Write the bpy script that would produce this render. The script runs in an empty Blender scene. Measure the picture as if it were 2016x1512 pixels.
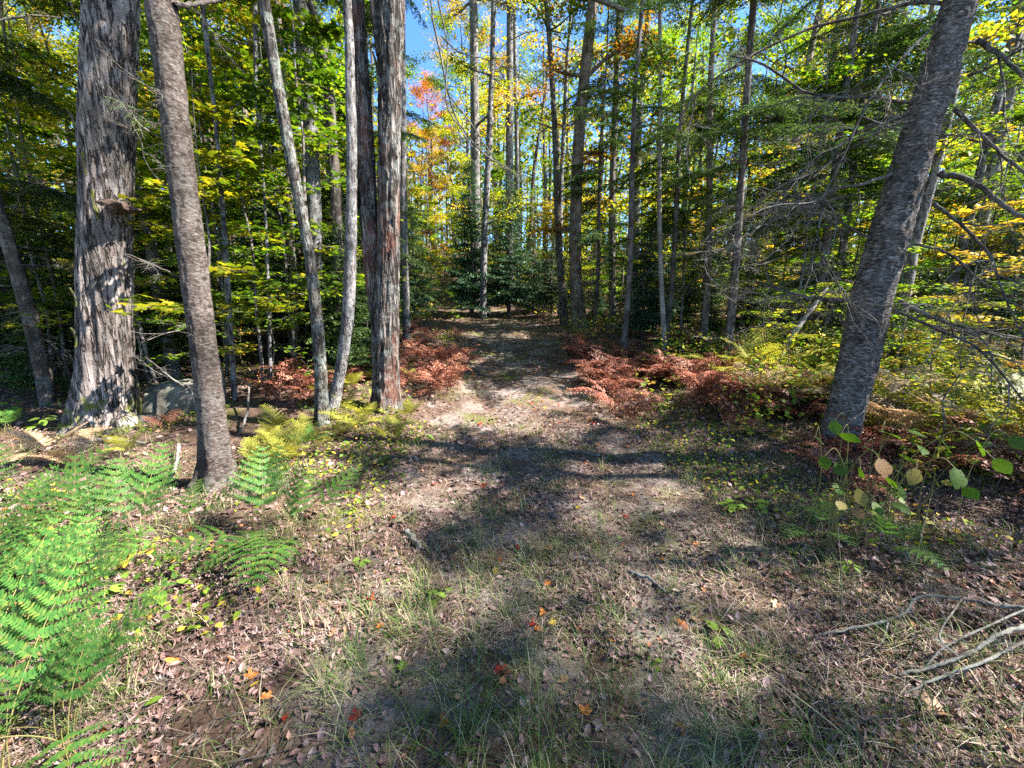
import bpy, math, random
import numpy as np
from mathutils import Vector, Matrix

sc = bpy.context.scene
PI = math.pi
R = math.radians

# ------------------------------------------------------------------ camera, sky, sun, exposure
PITCH = R(11.3)
FPX = 780.0                      # focal length in pixels of the 2016 px wide photograph
CAMZ = 1.6
cam_d = bpy.data.cameras.new("camera")
cam = bpy.data.objects.new("camera", cam_d)
sc.collection.objects.link(cam)
cam_d.sensor_width = 36.0
cam_d.lens = FPX / 2016.0 * 36.0
cam_d.clip_start = 0.05
cam_d.clip_end = 600.0
cam.location = (0, 0, CAMZ)
cam.rotation_euler = (PI / 2 - PITCH, 0, 0)
sc.camera = cam

SUN_AZ = R(97.0)                 # clockwise from the heading (+Y)
SUN_EL = R(45.0)
world = bpy.data.worlds.new("World")
sc.world = world
world.use_nodes = True
wn = world.node_tree
for n in list(wn.nodes):
    wn.nodes.remove(n)
w_out = wn.nodes.new("ShaderNodeOutputWorld")
w_bg = wn.nodes.new("ShaderNodeBackground")
w_sky = wn.nodes.new("ShaderNodeTexSky")
w_sky.sky_type = 'NISHITA'
w_sky.sun_disc = False
w_sky.sun_elevation = SUN_EL
w_sky.sun_rotation = SUN_AZ
w_sky.air_density = 0.7
w_sky.dust_density = 0.0
w_sky.ozone_density = 3.5
w_bg.inputs["Strength"].default_value = 0.10
w_hsv = wn.nodes.new("ShaderNodeHueSaturation")          # the phone's saturated rendering of a clear autumn sky
w_hsv.inputs["Saturation"].default_value = 1.15
wn.links.new(w_sky.outputs[0], w_hsv.inputs["Color"])
wn.links.new(w_hsv.outputs[0], w_bg.inputs[0])
wn.links.new(w_bg.outputs[0], w_out.inputs[0])

sun_d = bpy.data.lights.new("sun", 'SUN')
sun_d.energy = 5.0
sun_d.angle = R(0.53)
sun_d.color = (1.0, 0.95, 0.87)
sun = bpy.data.objects.new("sun", sun_d)
sc.collection.objects.link(sun)
sdir = Vector((math.sin(SUN_AZ) * math.cos(SUN_EL), math.cos(SUN_AZ) * math.cos(SUN_EL), math.sin(SUN_EL)))
sun.rotation_euler = (-sdir).to_track_quat('-Z', 'Y').to_euler()

sc.view_settings.view_transform = 'Standard'
sc.view_settings.look = 'None'
sc.view_settings.gamma = 1.0
sc.view_settings.use_curve_mapping = False
sc.view_settings.exposure = 2.5
sc.render.engine = 'CYCLES'
sc.cycles.max_bounces = 7
sc.cycles.diffuse_bounces = 4
sc.cycles.glossy_bounces = 2
sc.cycles.transmission_bounces = 4
sc.cycles.transparent_max_bounces = 8
sc.cycles.sample_clamp_indirect = 6.0
sc.cycles.use_denoising = False

# ------------------------------------------------------------------ small maths
COS_P, SIN_P = math.cos(PITCH), math.sin(PITCH)


def ray(px, py):
    u = (px - 1008.0) / FPX
    v = (756.0 - py) / FPX
    return np.array([u, COS_P + SIN_P * v, -SIN_P + COS_P * v])


def at(px, py, Y):
    d = ray(px, py)
    return np.array([0, 0, CAMZ]) + d * (Y / d[1])


def mpp(p):
    """metres per photo pixel at a world point"""
    return (p[1] * COS_P - (p[2] - CAMZ) * SIN_P) / FPX


def _h(ix, iy, iz, s):
    with np.errstate(over='ignore'):
        n = (ix.astype(np.uint32) * np.uint32(374761393) + iy.astype(np.uint32) * np.uint32(668265263)
             + iz.astype(np.uint32) * np.uint32(2147483647 - 58) + np.uint32(s * 1013904223 % 4294967296))
        n = (n ^ (n >> np.uint32(13))) * np.uint32(1274126177)
        n = (n ^ (n >> np.uint32(16))) * np.uint32(2246822519)
        n = n ^ (n >> np.uint32(15))
    return n.astype(np.float64) / 4294967295.0


def vnoise(x, y, z=0.0, s=0):
    x, y, z = np.broadcast_arrays(np.asarray(x, float), np.asarray(y, float), np.asarray(z, float))
    fx, fy, fz = np.floor(x), np.floor(y), np.floor(z)
    ix, iy, iz = fx.astype(np.int64), fy.astype(np.int64), fz.astype(np.int64)
    u, v, w = x - fx, y - fy, z - fz
    u = u * u * (3 - 2 * u); v = v * v * (3 - 2 * v); w = w * w * (3 - 2 * w)
    r = 0
    for dx, a in ((0, 1 - u), (1, u)):
        for dy, b in ((0, 1 - v), (1, v)):
            for dz, c in ((0, 1 - w), (1, w)):
                r = r + a * b * c * _h(ix + dx, iy + dy, iz + dz, s)
    return r * 2 - 1


def fbm(x, y, z=0.0, s=0, o=3):
    t, a = 0, 1.0
    for i in range(o):
        k = 2.03 ** i
        t = t + a * vnoise(np.asarray(x) * k, np.asarray(y) * k, np.asarray(z) * k, s + i)
        a *= 0.5
    return t


def sstep(a, b, x):
    t = np.clip((x - a) / (b - a), 0, 1)
    return t * t * (3 - 2 * t)


# ------------------------------------------------------------------ terrain
_py = np.arange(-40, 200, 0.25)
_pz = np.interp(_py, [-40, -5, 0, 4.5, 8, 12, 17, 22, 30, 45, 80, 200],
                [0.3, 0.05, 0, 0.02, 0.27, 0.72, 1.15, 1.7, 3.4, 6.6, 12, 20])
_k = np.hanning(13); _k /= _k.sum()
_pz = np.convolve(np.pad(_pz, 6, mode='edge'), _k, 'valid')


def trail_x(y):
    return np.interp(y, [-5, 0, 3, 5, 8, 12, 15, 17.5, 20, 23, 28], [0.2, 0.25, 0.3, 0.25, 0.4, 0.05, -0.3, -0.9, -2.6, -6.0, -13])


def trail_hw(y):
    return np.interp(y, [-5, 3, 5, 9, 14, 18, 28], [1.45, 1.4, 1.35, 1.35, 1.15, 1.05, 1.1])


def trail_d(x, y):
    """signed: <0 inside the trail"""
    return np.abs(x - trail_x(y)) - trail_hw(y)


def H(x, y):
    x = np.asarray(x, float); y = np.asarray(y, float)
    z = np.interp(y, _py, _pz)
    td = np.where(y < 26, trail_d(x, y), 5.0)
    off = sstep(-0.3, 1.2, td)
    z = z + off * (0.10 * fbm(x * 0.7, y * 0.7, 0, 3) + 0.05)
    z = z + 0.022 * fbm(x * 2.6, y * 2.6, 0, 9, 2)
    rut = np.exp(-((np.abs(x - trail_x(y)) - 0.62) / 0.28) ** 2) * (1 - off)
    z = z - 0.03 * rut
    z = z + sstep(14, 40, y) * (-x) * 0.02 * (x < 0) + 0.25 * fbm(x * 0.12, y * 0.12, 0, 21) * sstep(6, 20, np.abs(x) + y * 0.4)
    return z


def ground(px, py):
    d = ray(px, py)
    t = np.linspace(0.5, 120, 24000)
    P = np.array([0, 0, CAMZ])[None] + d[None] * t[:, None]
    below = P[:, 2] < H(P[:, 0], P[:, 1])
    i = int(np.argmax(below)) if below.any() else len(t) - 1
    return np.array([P[i, 0], P[i, 1], float(H(P[i, 0], P[i, 1]))])


# ------------------------------------------------------------------ mesh helpers
class MB:
    def __init__(self):
        self.V, self.T, self.Q, self.mt, self.mq, self.n = [], [], [], [], [], 0

    def add(self, V, F, m=0):
        V = np.asarray(V, float); F = np.asarray(F, np.int64)
        if len(F) == 0:
            return
        (self.T if F.shape[1] == 3 else self.Q).append(F + self.n)
        (self.mt if F.shape[1] == 3 else self.mq).append(np.full(len(F), m))
        self.V.append(V); self.n += len(V)

    def mesh(self, name, mats, smooth=True):
        V = np.concatenate(self.V)
        T = np.concatenate(self.T) if self.T else np.zeros((0, 3), np.int64)
        Q = np.concatenate(self.Q) if self.Q else np.zeros((0, 4), np.int64)
        me = bpy.data.meshes.new(name)
        me.vertices.add(len(V)); me.vertices.foreach_set("co", V.ravel())
        loops = np.concatenate([T.ravel(), Q.ravel()])
        me.loops.add(len(loops)); me.loops.foreach_set("vertex_index", loops.astype(np.int32))
        nt, nq = len(T), len(Q)
        me.polygons.add(nt + nq)
        st = np.concatenate([np.arange(nt) * 3, nt * 3 + np.arange(nq) * 4]).astype(np.int32)
        me.polygons.foreach_set("loop_start", st)
        mi = np.concatenate((self.mt or []) + (self.mq or [])).astype(np.int32)
        for m in (mats if isinstance(mats, (list, tuple)) else [mats]):
            me.materials.append(m)
        me.polygons.foreach_set("material_index", mi)
        me.polygons.foreach_set("use_smooth", np.full(nt + nq, smooth, bool))
        me.update(calc_edges=True)
        return me


def crom(P, n):
    """Catmull-Rom through P (k,d), n samples per span"""
    P = np.asarray(P, float)
    Q = np.vstack([2 * P[0] - P[1], P, 2 * P[-1] - P[-2]])
    out = []
    for i in range(len(P) - 1):
        a, b, c, d = Q[i:i + 4]
        t = np.linspace(0, 1, n, endpoint=False)[:, None]
        out.append(0.5 * (2 * b + (c - a) * t + (2 * a - 5 * b + 4 * c - d) * t ** 2 + (3 * b - a - 3 * c + d) * t ** 3))
    out.append(P[-1:])
    return np.vstack(out)


def frames(P):
    T = np.gradient(P, axis=0)
    T /= np.linalg.norm(T, axis=1)[:, None] + 1e-9
    X = np.zeros_like(P)
    ref = np.array([1.0, 0, 0]) if abs(T[0, 0]) < 0.9 else np.array([0, 1.0, 0])
    x = ref - T[0] * ref.dot(T[0]); x /= np.linalg.norm(x)
    for i in range(len(P)):
        x = x - T[i] * x.dot(T[i]); x /= np.linalg.norm(x) + 1e-9
        X[i] = x
    return X, np.cross(T, X)


def tube(P, r, sides=6, disp=None):
    P = np.asarray(P, float); n = len(P)
    r = np.broadcast_to(np.asarray(r, float), (n,))
    X, Y = frames(P)
    a = np.arange(sides) * 2 * PI / sides
    ca, sa = np.cos(a), np.sin(a)
    rr = r[:, None] * np.ones(sides)
    if disp is not None:
        rr = rr + disp(a[None], r[:, None], np.linspace(0, 1, n)[:, None], P)
    V = P[:, None] + rr[..., None] * (X[:, None] * ca[None, :, None] + Y[:, None] * sa[None, :, None])
    i = np.arange(n - 1)[:, None] * sides; j = np.arange(sides)[None]; k = (j + 1) % sides
    F = np.stack([i + j, i + k, i + sides + k, i + sides + j], -1).reshape(-1, 4)
    return V.reshape(-1, 3), F


def basis(nrm, yaw):
    nrm = nrm / (np.linalg.norm(nrm, axis=1)[:, None] + 1e-9)
    ref = np.where(np.abs(nrm[:, 2:3]) < 0.95, np.array([[0, 0, 1.0]]), np.array([[1.0, 0, 0]]))
    X = np.cross(ref, nrm); X /= np.linalg.norm(X, axis=1)[:, None] + 1e-9
    Y = np.cross(nrm, X)
    c, s = np.cos(yaw)[:, None], np.sin(yaw)[:, None]
    return np.stack([X * c + Y * s, -X * s + Y * c, nrm], -1)      # columns = local x,y,z


def basis_dir(d, nrm):
    """local y along d, local z near nrm"""
    d = d / (np.linalg.norm(d, axis=1)[:, None] + 1e-9)
    X = np.cross(d, nrm); X /= np.linalg.norm(X, axis=1)[:, None] + 1e-9
    Z = np.cross(X, d)
    return np.stack([X, d, Z], -1)


def scatter(tv, tf, pos, B, s):
    tv = np.asarray(tv, float); tf = np.asarray(tf, np.int64)
    s = np.asarray(s, float)
    if s.ndim == 0: s = np.full(len(pos), float(s))
    if s.ndim == 1: s = np.repeat(s[:, None], 3, 1)
    L = tv[None] * s[:, None, :]
    V = np.einsum('nij,nkj->nki', B, L) + pos[:, None]
    F = tf[None] + (np.arange(len(pos)) * len(tv))[:, None, None]
    return V.reshape(-1, 3), F.reshape(-1, tf.shape[1])


KITE = (np.array([[0, 0, 0], [-.34, .42, .07], [0, 1, -.04], [.34, .42, .07]]), np.array([[0, 2, 1], [0, 3, 2]]))
NEEDLE = (np.array([[0, 0, 0], [-.5, .35, 0.05], [0, 1, 0], [.5, .35, 0.05]]), np.array([[0, 2, 1], [0, 3, 2]]))


PINNULE = (np.array([[-.5, 0, 0], [.5, 0, 0], [.42, .6, .06], [0, 1, -.05], [-.42, .6, .06]]), np.array([[0, 1, 2], [0, 2, 4], [4, 2, 3]]))


def lobed(curl=0.0, cup=0.0, tw=0.0):
    right = [(0.03, 0), (.20, -.06), (.40, .06), (.26, .24), (.55, .44), (.42, .50), (.46, .64), (.20, .52), (.17, .78), (0, 1)]
    left = [(-x, y) for x, y in right[:-1]][::-1]
    o = np.array(right + left)
    v = np.vstack([[0, .34], o])
    z = curl * (v[:, 1] - .4) ** 2 + cup * v[:, 0] ** 2 * 2 + tw * v[:, 0] * (v[:, 1] - .4)
    V = np.column_stack([v, z]); V[0, 2] -= 0.03
    n = len(o)
    F = np.array([[0, 1 + i, 1 + (i + 1) % n] for i in range(n)])
    return V, F


def lobed5(cup=0.15):
    o = np.array([(0, 0), (.42, .08), (.24, .3), (.52, .6), (.17, .55), (0, 1), (-.17, .55), (-.52, .6), (-.24, .3), (-.42, .08)])
    v = np.vstack([[0, .35], o])
    V = np.column_stack([v, -cup * v[:, 0] ** 2 * 2 - .2 * np.maximum(0, v[:, 1] - .35) ** 2])
    F = np.array([[0, 1 + i, 1 + (i + 1) % 10] for i in range(10)])
    return V, F


def oval(w=0.3, cup=0.12, droop=0.15, heart=0.0, n=6):
    ys = np.linspace(0, 1, n)
    ws = w * np.sin(PI * np.clip(ys, 0, 1) ** 0.8) ** 0.8
    ws[0] = 0.01; ws[-1] = 0.0
    c = np.column_stack([np.zeros(n), ys, -droop * ys ** 2])
    l = np.column_stack([-ws, ys - heart * (ys < .25) * .0, -droop * ys ** 2 + cup * ws])
    r = np.column_stack([ws, ys, -droop * ys ** 2 + cup * ws])
    if heart:
        for a in (l, r): a[0] = [a[0, 0] * 12, -0.08, 0.02]
    V = np.vstack([c, l, r]); F = []
    for i in range(n - 1):
        F.append([i, i + 1, n + i + 1, n + i]); F.append([i, 2 * n + i, 2 * n + i + 1, i + 1])
    return V, np.array(F)


# ------------------------------------------------------------------ objects
col = sc.collection


def put(name, me, parent=None, loc=(0, 0, 0), rot=(0, 0, 0), scl=None, mat=None):
    o = bpy.data.objects.new(name, me)
    col.objects.link(o)
    if parent is not None: o.parent = parent
    o.location = loc; o.rotation_euler = rot
    if scl is not None: o.scale = (scl,) * 3 if np.isscalar(scl) else scl
    if mat is not None:
        mats = mat if isinstance(mat, (list, tuple)) else [mat]
        for i, m in enumerate(mats):
            if m is not None and i < len(o.material_slots):
                o.material_slots[i].link = 'OBJECT'; o.material_slots[i].material = m
    return o


def tag(o, label, cat, group=None, kind=None):
    o["label"] = label; o["category"] = cat
    if group: o["group"] = group
    if kind: o["kind"] = kind
    return o


def thing(name, loc, label, cat, group=None, rotz=0.0, scl=1.0):
    e = put(name, None, None, loc, (0, 0, rotz), scl)
    e.empty_display_size = 0.2
    return tag(e, label, cat, group)


# ------------------------------------------------------------------ materials
def newmat(name):
    m = bpy.data.materials.new(name); m.use_nodes = True
    nt = m.node_tree
    for n in list(nt.nodes): nt.nodes.remove(n)
    out = nt.nodes.new("ShaderNodeOutputMaterial")
    return m, nt, out


def N(nt, typ, **kw):
    n = nt.nodes.new(typ)
    for k, v in kw.items():
        if k.startswith("i_"):
            key = k[2:]
            n.inputs[int(key) if key.isdigit() else key.replace("_", " ")].default_value = v
        else: setattr(n, k, v)
    return n


def ramp(nt, cols, pos=None, interp='LINEAR'):
    r = nt.nodes.new("ShaderNodeValToRGB"); r.color_ramp.interpolation = interp
    el = r.color_ramp.elements
    pos = pos or [i / max(1, len(cols) - 1) for i in range(len(cols))]
    while len(el) < len(cols): el.new(0.5)
    for e, c, p in zip(el, cols, pos):
        e.position = p; e.color = (*c, 1)
    return r


def mixc(nt, fac, a, b, mode='MIX'):
    m = nt.nodes.new("ShaderNodeMix"); m.data_type = 'RGBA'; m.blend_type = mode
    for s, v in ((m.inputs[0], fac), (m.inputs[6], a), (m.inputs[7], b)):
        if isinstance(v, (int, float)): s.default_value = v
        elif isinstance(v, tuple): s.default_value = (*v, 1)
        else: nt.links.new(v, s)
    return m.outputs[2]


def leaf_mat(name, cols, trans=0.45, tcol=(1.25, 1.2, 0.6), rough=0.5, spec=0.3, holes=False, objvar=0.35, pos=None, fine=0.0):
    m, nt, out = newmat(name)
    L = nt.links.new
    geo = N(nt, "ShaderNodeNewGeometry")
    oi = N(nt, "ShaderNodeObjectInfo")
    rp = ramp(nt, cols, pos)
    L(geo.outputs["Random Per Island"], rp.inputs[0])
    tc = N(nt, "ShaderNodeTexCoord")
    hsv = N(nt, "ShaderNodeHueSaturation")
    L(rp.outputs[0], hsv.inputs["Color"])
    mr = N(nt, "ShaderNodeMapRange", i_3=1 - objvar, i_4=1 + objvar)
    L(oi.outputs["Random"], mr.inputs[0]); L(mr.outputs[0], hsv.inputs["Value"])
    colr = hsv.outputs[0]
    if fine:
        nz = N(nt, "ShaderNodeTexNoise", i_Scale=fine, i_Detail=3.0)
        L(tc.outputs["Object"], nz.inputs["Vector"])
        r2 = ramp(nt, [(.45, .4, .3), (1.15, 1.15, 1.1)], [.35, .62]); L(nz.outputs[0], r2.inputs[0])
        colr = mixc(nt, 1.0, colr, r2.outputs[0], 'MULTIPLY')
    b = N(nt, "ShaderNodeBsdfPrincipled", i_Roughness=rough)
    b.inputs["Specular IOR Level"].default_value = spec * .6
    L(colr, b.inputs["Base Color"])
    sh = b.outputs[0]
    if trans > 0:
        t = N(nt, "ShaderNodeBsdfTranslucent")
        L(mixc(nt, 1.0, colr, tcol, 'MULTIPLY'), t.inputs[0])
        mx = N(nt, "ShaderNodeMixShader", i_0=trans)
        L(b.outputs[0], mx.inputs[1]); L(t.outputs[0], mx.inputs[2]); sh = mx.outputs[0]
    if holes:
        nz = N(nt, "ShaderNodeTexNoise", i_Scale=8.0, i_Detail=2.5)
        L(tc.outputs["Object"], nz.inputs["Vector"])
        gt = N(nt, "ShaderNodeMath", operation='GREATER_THAN', i_1=0.63)
        L(nz.outputs[0], gt.inputs[0])
        tr = N(nt, "ShaderNodeBsdfTransparent")
        mx = N(nt, "ShaderNodeMixShader"); L(gt.outputs[0], mx.inputs[0]); L(sh, mx.inputs[1]); L(tr.outputs[0], mx.inputs[2]); sh = mx.outputs[0]
    L(sh, out.inputs[0])
    return m


def bark_mat(name, cols, scale=(14, 14, 2.2), bump=0.7, lichen=0.0, lichcol=(.42, .46, .40), moss=0.0, spots=None, fine=60.0, dist=0.02, red=0.0, cracks=None):
    m, nt, out = newmat(name)
    L = nt.links.new
    tc = N(nt, "ShaderNodeTexCoord")
    mp = N(nt, "ShaderNodeMapping"); mp.inputs["Scale"].default_value = scale
    L(tc.outputs["Object"], mp.inputs[0])
    n1 = N(nt, "ShaderNodeTexNoise", i_Scale=1.0, i_Detail=6.0, i_Roughness=0.65, i_Distortion=0.3)
    L(mp.outputs[0], n1.inputs["Vector"])
    rp = ramp(nt, cols, [.30 + .42 * i / (len(cols) - 1) for i in range(len(cols))])
    L(n1.outputs[0], rp.inputs[0])
    c = rp.outputs[0]
    n2 = N(nt, "ShaderNodeTexNoise", i_Scale=fine, i_Detail=4.0, i_Roughness=.7)
    L(tc.outputs["Object"], n2.inputs["Vector"])
    r2 = ramp(nt, [(.55, .55, .55), (1.3, 1.3, 1.3)], [.35, .65]); L(n2.outputs[0], r2.inputs[0])
    c = mixc(nt, .8, c, r2.outputs[0], 'MULTIPLY')
    nb = N(nt, "ShaderNodeTexNoise", i_Scale=1.0, i_Detail=4.0, i_Roughness=.6)
    mpb = N(nt, "ShaderNodeMapping"); mpb.inputs["Scale"].default_value = (3.2, 3.2, 1.6) if scale[2] < 20 else (2.5, 2.5, 5.5)
    L(tc.outputs["Object"], mpb.inputs[0]); L(mpb.outputs[0], nb.inputs["Vector"])
    rb = ramp(nt, [(.45, .43, .41), (1.3, 1.28, 1.25)], [.36, .64]); L(nb.outputs[0], rb.inputs[0])
    c = mixc(nt, .85, c, rb.outputs[0], 'MULTIPLY')
    crk = None
    if cracks:
        mpc = N(nt, "ShaderNodeMapping"); mpc.inputs["Scale"].default_value = cracks[0]
        nc = N(nt, "ShaderNodeTexNoise", i_Scale=1.0, i_Detail=3.0, i_Roughness=.55, i_Distortion=.35)
        L(tc.outputs["Object"], mpc.inputs[0]); L(mpc.outputs[0], nc.inputs["Vector"])
        sb = N(nt, "ShaderNodeMath", operation='SUBTRACT', i_1=.5); L(nc.outputs[0], sb.inputs[0])
        ab = N(nt, "ShaderNodeMath", operation='ABSOLUTE'); L(sb.outputs[0], ab.inputs[0])
        rc = ramp(nt, [(0, 0, 0), (1, 1, 1)], [cracks[1] * .3, cracks[1] * 2.2]); L(ab.outputs[0], rc.inputs[0])
        crk = rc.outputs[0]
        c = mixc(nt, crk, (.022, .017, .014), c)
    if red:
        n5 = N(nt, "ShaderNodeTexNoise", i_Scale=1.7, i_Detail=4.0)
        mp5 = N(nt, "ShaderNodeMapping"); mp5.inputs["Scale"].default_value = (2.5, 2.5, .6)
        L(tc.outputs["Object"], mp5.inputs[0]); L(mp5.outputs[0], n5.inputs["Vector"])
        r5 = ramp(nt, [(0, 0, 0), (1, 1, 1)], [.5, .62]); L(n5.outputs[0], r5.inputs[0])
        sc_ = N(nt, "ShaderNodeMath", operation='MULTIPLY', i_1=red); L(r5.outputs[0], sc_.inputs[0])
        c = mixc(nt, sc_.outputs[0], c, (.17, .075, .05))
    if lichen:
        n3 = N(nt, "ShaderNodeTexNoise", i_Scale=7.0, i_Detail=7.0, i_Roughness=.75)
        L(tc.outputs["Object"], n3.inputs["Vector"])
        r3 = ramp(nt, [(0, 0, 0), (1, 1, 1)], [.5, .56]); L(n3.outputs[0], r3.inputs[0])
        sc_ = N(nt, "ShaderNodeMath", operation='MULTIPLY', i_1=lichen); L(r3.outputs[0], sc_.inputs[0])
        c = mixc(nt, sc_.outputs[0], c, lichcol)
    if spots:
        v = N(nt, "ShaderNodeTexVoronoi", i_Scale=1.0)
        mpv = N(nt, "ShaderNodeMapping"); mpv.inputs["Scale"].default_value = spots
        L(tc.outputs["Object"], mpv.inputs[0]); L(mpv.outputs[0], v.inputs["Vector"])
        r4 = ramp(nt, [(1, 1, 1), (0, 0, 0)], [.18, .3]); L(v.outputs["Distance"], r4.inputs[0])
        c = mixc(nt, r4.outputs[0], c, (.035, .028, .024))
    if moss:
        sp = N(nt, "ShaderNodeSeparateXYZ"); L(tc.outputs["Object"], sp.inputs[0])
        mr = N(nt, "ShaderNodeMapRange", i_1=0.0, i_2=moss, i_3=0.62, i_4=0.30); L(sp.outputs[2], mr.inputs[0])
        n4 = N(nt, "ShaderNodeTexNoise", i_Scale=5.0, i_Detail=6.0); L(tc.outputs["Object"], n4.inputs["Vector"])
        lt = N(nt, "ShaderNodeMath", operation='SUBTRACT'); L(mr.outputs[0], lt.inputs[0]); L(n4.outputs[0], lt.inputs[1])
        ml = N(nt, "ShaderNodeMath", operation='MULTIPLY', i_1=9.0, use_clamp=True); L(lt.outputs[0], ml.inputs[0])
        c = mixc(nt, ml.outputs[0], c, (.13, .14, .035))
    b = N(nt, "ShaderNodeBsdfPrincipled", i_Roughness=0.9)
    b.inputs["Specular IOR Level"].default_value = .15
    L(c, b.inputs["Base Color"])
    ad = N(nt, "ShaderNodeMath", operation='MULTIPLY_ADD', i_1=0.35); L(n2.outputs[0], ad.inputs[0]); L(n1.outputs[0], ad.inputs[2])
    hgt = ad.outputs[0]
    if crk is not None:
        a2 = N(nt, "ShaderNodeMath", operation='MULTIPLY_ADD', i_1=.9); L(crk, a2.inputs[0]); L(hgt, a2.inputs[2]); hgt = a2.outputs[0]
    bp = N(nt, "ShaderNodeBump", i_Strength=bump, i_Distance=dist); L(hgt, bp.inputs["Height"])
    L(bp.outputs[0], b.inputs["Normal"])
    L(b.outputs[0], out.inputs[0])
    return m


def ground_mat(name, trail):
    m, nt, out = newmat(name)
    L = nt.links.new
    tc = N(nt, "ShaderNodeTexCoord")
    def noise(s, d=5.0, r=.6):
        n = N(nt, "ShaderNodeTexNoise", i_Scale=s, i_Detail=d, i_Roughness=r); L(tc.outputs["Object"], n.inputs["Vector"]); return n.outputs[0]
    soil = ramp(nt, [(.045, .03, .022), (.10, .066, .048), (.17, .12, .09)], [.32, .5, .7]); L(noise(9.0, 8, .75), soil.inputs[0])
    grit = ramp(nt, [(.55, .5, .48), (1.35, 1.3, 1.3)], [.38, .62]); L(noise(70.0, 3), grit.inputs[0])
    c = mixc(nt, .9, soil.outputs[0], grit.outputs[0], 'MULTIPLY')
    sand = ramp(nt, [(.13, .105, .09), (.27, .225, .20)], [.35, .65]); L(noise(38.0, 5, .7), sand.inputs[0])
    sm = ramp(nt, [(0, 0, 0), (1, 1, 1)], [.46, .60] if trail else [.60, .72]); L(noise(1.9, 6, .65), sm.inputs[0])
    c = mixc(nt, sm.outputs[0], c, sand.outputs[0])
    ms = ramp(nt, [(0, 0, 0), (1, 1, 1)], [.54, .62]); L(noise(1.3, 6, .7), ms.inputs[0])
    mcol = ramp(nt, [(.05, .06, .012), (.15, .15, .035)], [.35, .65]); L(noise(45.0, 4), mcol.inputs[0])
    msf = N(nt, "ShaderNodeMath", operation='MULTIPLY', i_1=.8); L(ms.outputs[0], msf.inputs[0])
    c = mixc(nt, msf.outputs[0], c, mcol.outputs[0])
    b = N(nt, "ShaderNodeBsdfPrincipled", i_Roughness=.95)
    b.inputs["Specular IOR Level"].default_value = .1
    L(c, b.inputs["Base Color"])
    bp = N(nt, "ShaderNodeBump", i_Strength=.9, i_Distance=.02); L(noise(30.0, 8, .75), bp.inputs["Height"]); L(bp.outputs[0], b.inputs["Normal"])
    L(b.outputs[0], out.inputs[0])
    return m


M_ground = ground_mat("forest_soil", False)
M_trail = ground_mat("trail_soil", True)
M_maple = bark_mat("shaggy_maple_bark", [(.05, .038, .033), (.15, .122, .112), (.30, .26, .245), (.44, .395, .38)], (12, 12, 1.2), 1.0, .15, (.34, .34, .32), moss=.75, dist=.03, cracks=((19, 19, 1.5), .022))
M_fir = bark_mat("speckled_fir_bark", [(.022, .017, .015), (.06, .046, .04), (.12, .098, .086), (.26, .23, .21)], (34, 34, 62), .9, .35, (.17, .155, .14), spots=(10, 10, 15), fine=130)
M_birch = bark_mat("peeling_birch_bark", [(.016, .012, .010), (.05, .04, .035), (.16, .14, .128), (.50, .48, .47)], (26, 26, 80), 1.0, .12, (.36, .35, .34), moss=.25, dist=.014, fine=90)
M_twin = bark_mat("red_brown_shaggy_bark", [(.03, .022, .02), (.095, .075, .065), (.21, .185, .17), (.34, .32, .31)], (15, 15, 1.6), 1.0, .25, (.40, .43, .40), dist=.03, red=.8, cracks=((24, 24, 2.6), .045))
M_lichen = bark_mat("lichen_grey_bark", [(.035, .03, .026), (.10, .09, .08), (.20, .19, .175)], (20, 20, 5), .8, .5, (.27, .30, .265), fine=80, cracks=((30, 30, 5), .03))
M_grey = bark_mat("grey_bark", [(.04, .034, .031), (.12, .105, .098), (.23, .21, .20)], (16, 16, 2.5), .7, .3)
M_pale = bark_mat("pale_grey_bark", [(.07, .064, .06), (.15, .14, .138), (.25, .24, .245)], (12, 12, 5), .6, .35, (.36, .37, .37), cracks=((22, 22, 3.5), .02))
M_dark = bark_mat("dark_bark", [(.025, .02, .018), (.075, .06, .052), (.15, .13, .115)], (18, 18, 3), .7, .15)
M_brown = bark_mat("brown_bark", [(.05, .036, .028), (.13, .095, .07), (.24, .19, .15)], (18, 18, 2.6), .8, .2)
M_twig = bark_mat("twig_bark", [(.04, .032, .028), (.10, .085, .075), (.20, .18, .165)], (30, 30, 30), .3, .2)
M_dead = bark_mat("bleached_dead_wood", [(.13, .115, .10), (.28, .25, .23), (.42, .39, .37)], (24, 24, 4), .5)
M_stick = bark_mat("weathered_stick", [(.05, .042, .037), (.13, .115, .10), (.22, .20, .185)], (26, 26, 26), .5, .2)
M_rock = bark_mat("granite", [(.06, .056, .048), (.13, .125, .108), (.20, .19, .17)], (5, 5, 6), .7, .5, (.13, .14, .09), fine=45, dist=.03)
M_stem = leaf_mat("green_stem", [(.10, .11, .03), (.20, .16, .06)], 0)
M_straw = leaf_mat("dry_straw_stem", [(.34, .25, .12), (.46, .36, .20)], .1)
G = lambda *a: list(a)
M_leaf_green = leaf_mat("green_leaves", [(.035, .085, .009), (.07, .15, .013), (.13, .21, .018), (.24, .27, .022)], .55, (1.5, 1.45, .5))
M_leaf_ygreen = leaf_mat("yellow_green_leaves", [(.08, .15, .013), (.18, .24, .018), (.32, .33, .024), (.46, .38, .03)], .55, (1.35, 1.3, .5))
M_leaf_yellow = leaf_mat("yellow_leaves", [(.15, .18, .02), (.34, .28, .03), (.50, .36, .035), (.50, .27, .03)], .5, (1.2, 1.15, .5))
M_leaf_amber = leaf_mat("amber_leaves", [(.17, .16, .02), (.40, .24, .03), (.48, .20, .03), (.42, .13, .025)], .5, (1.2, 1.1, .5))
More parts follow.
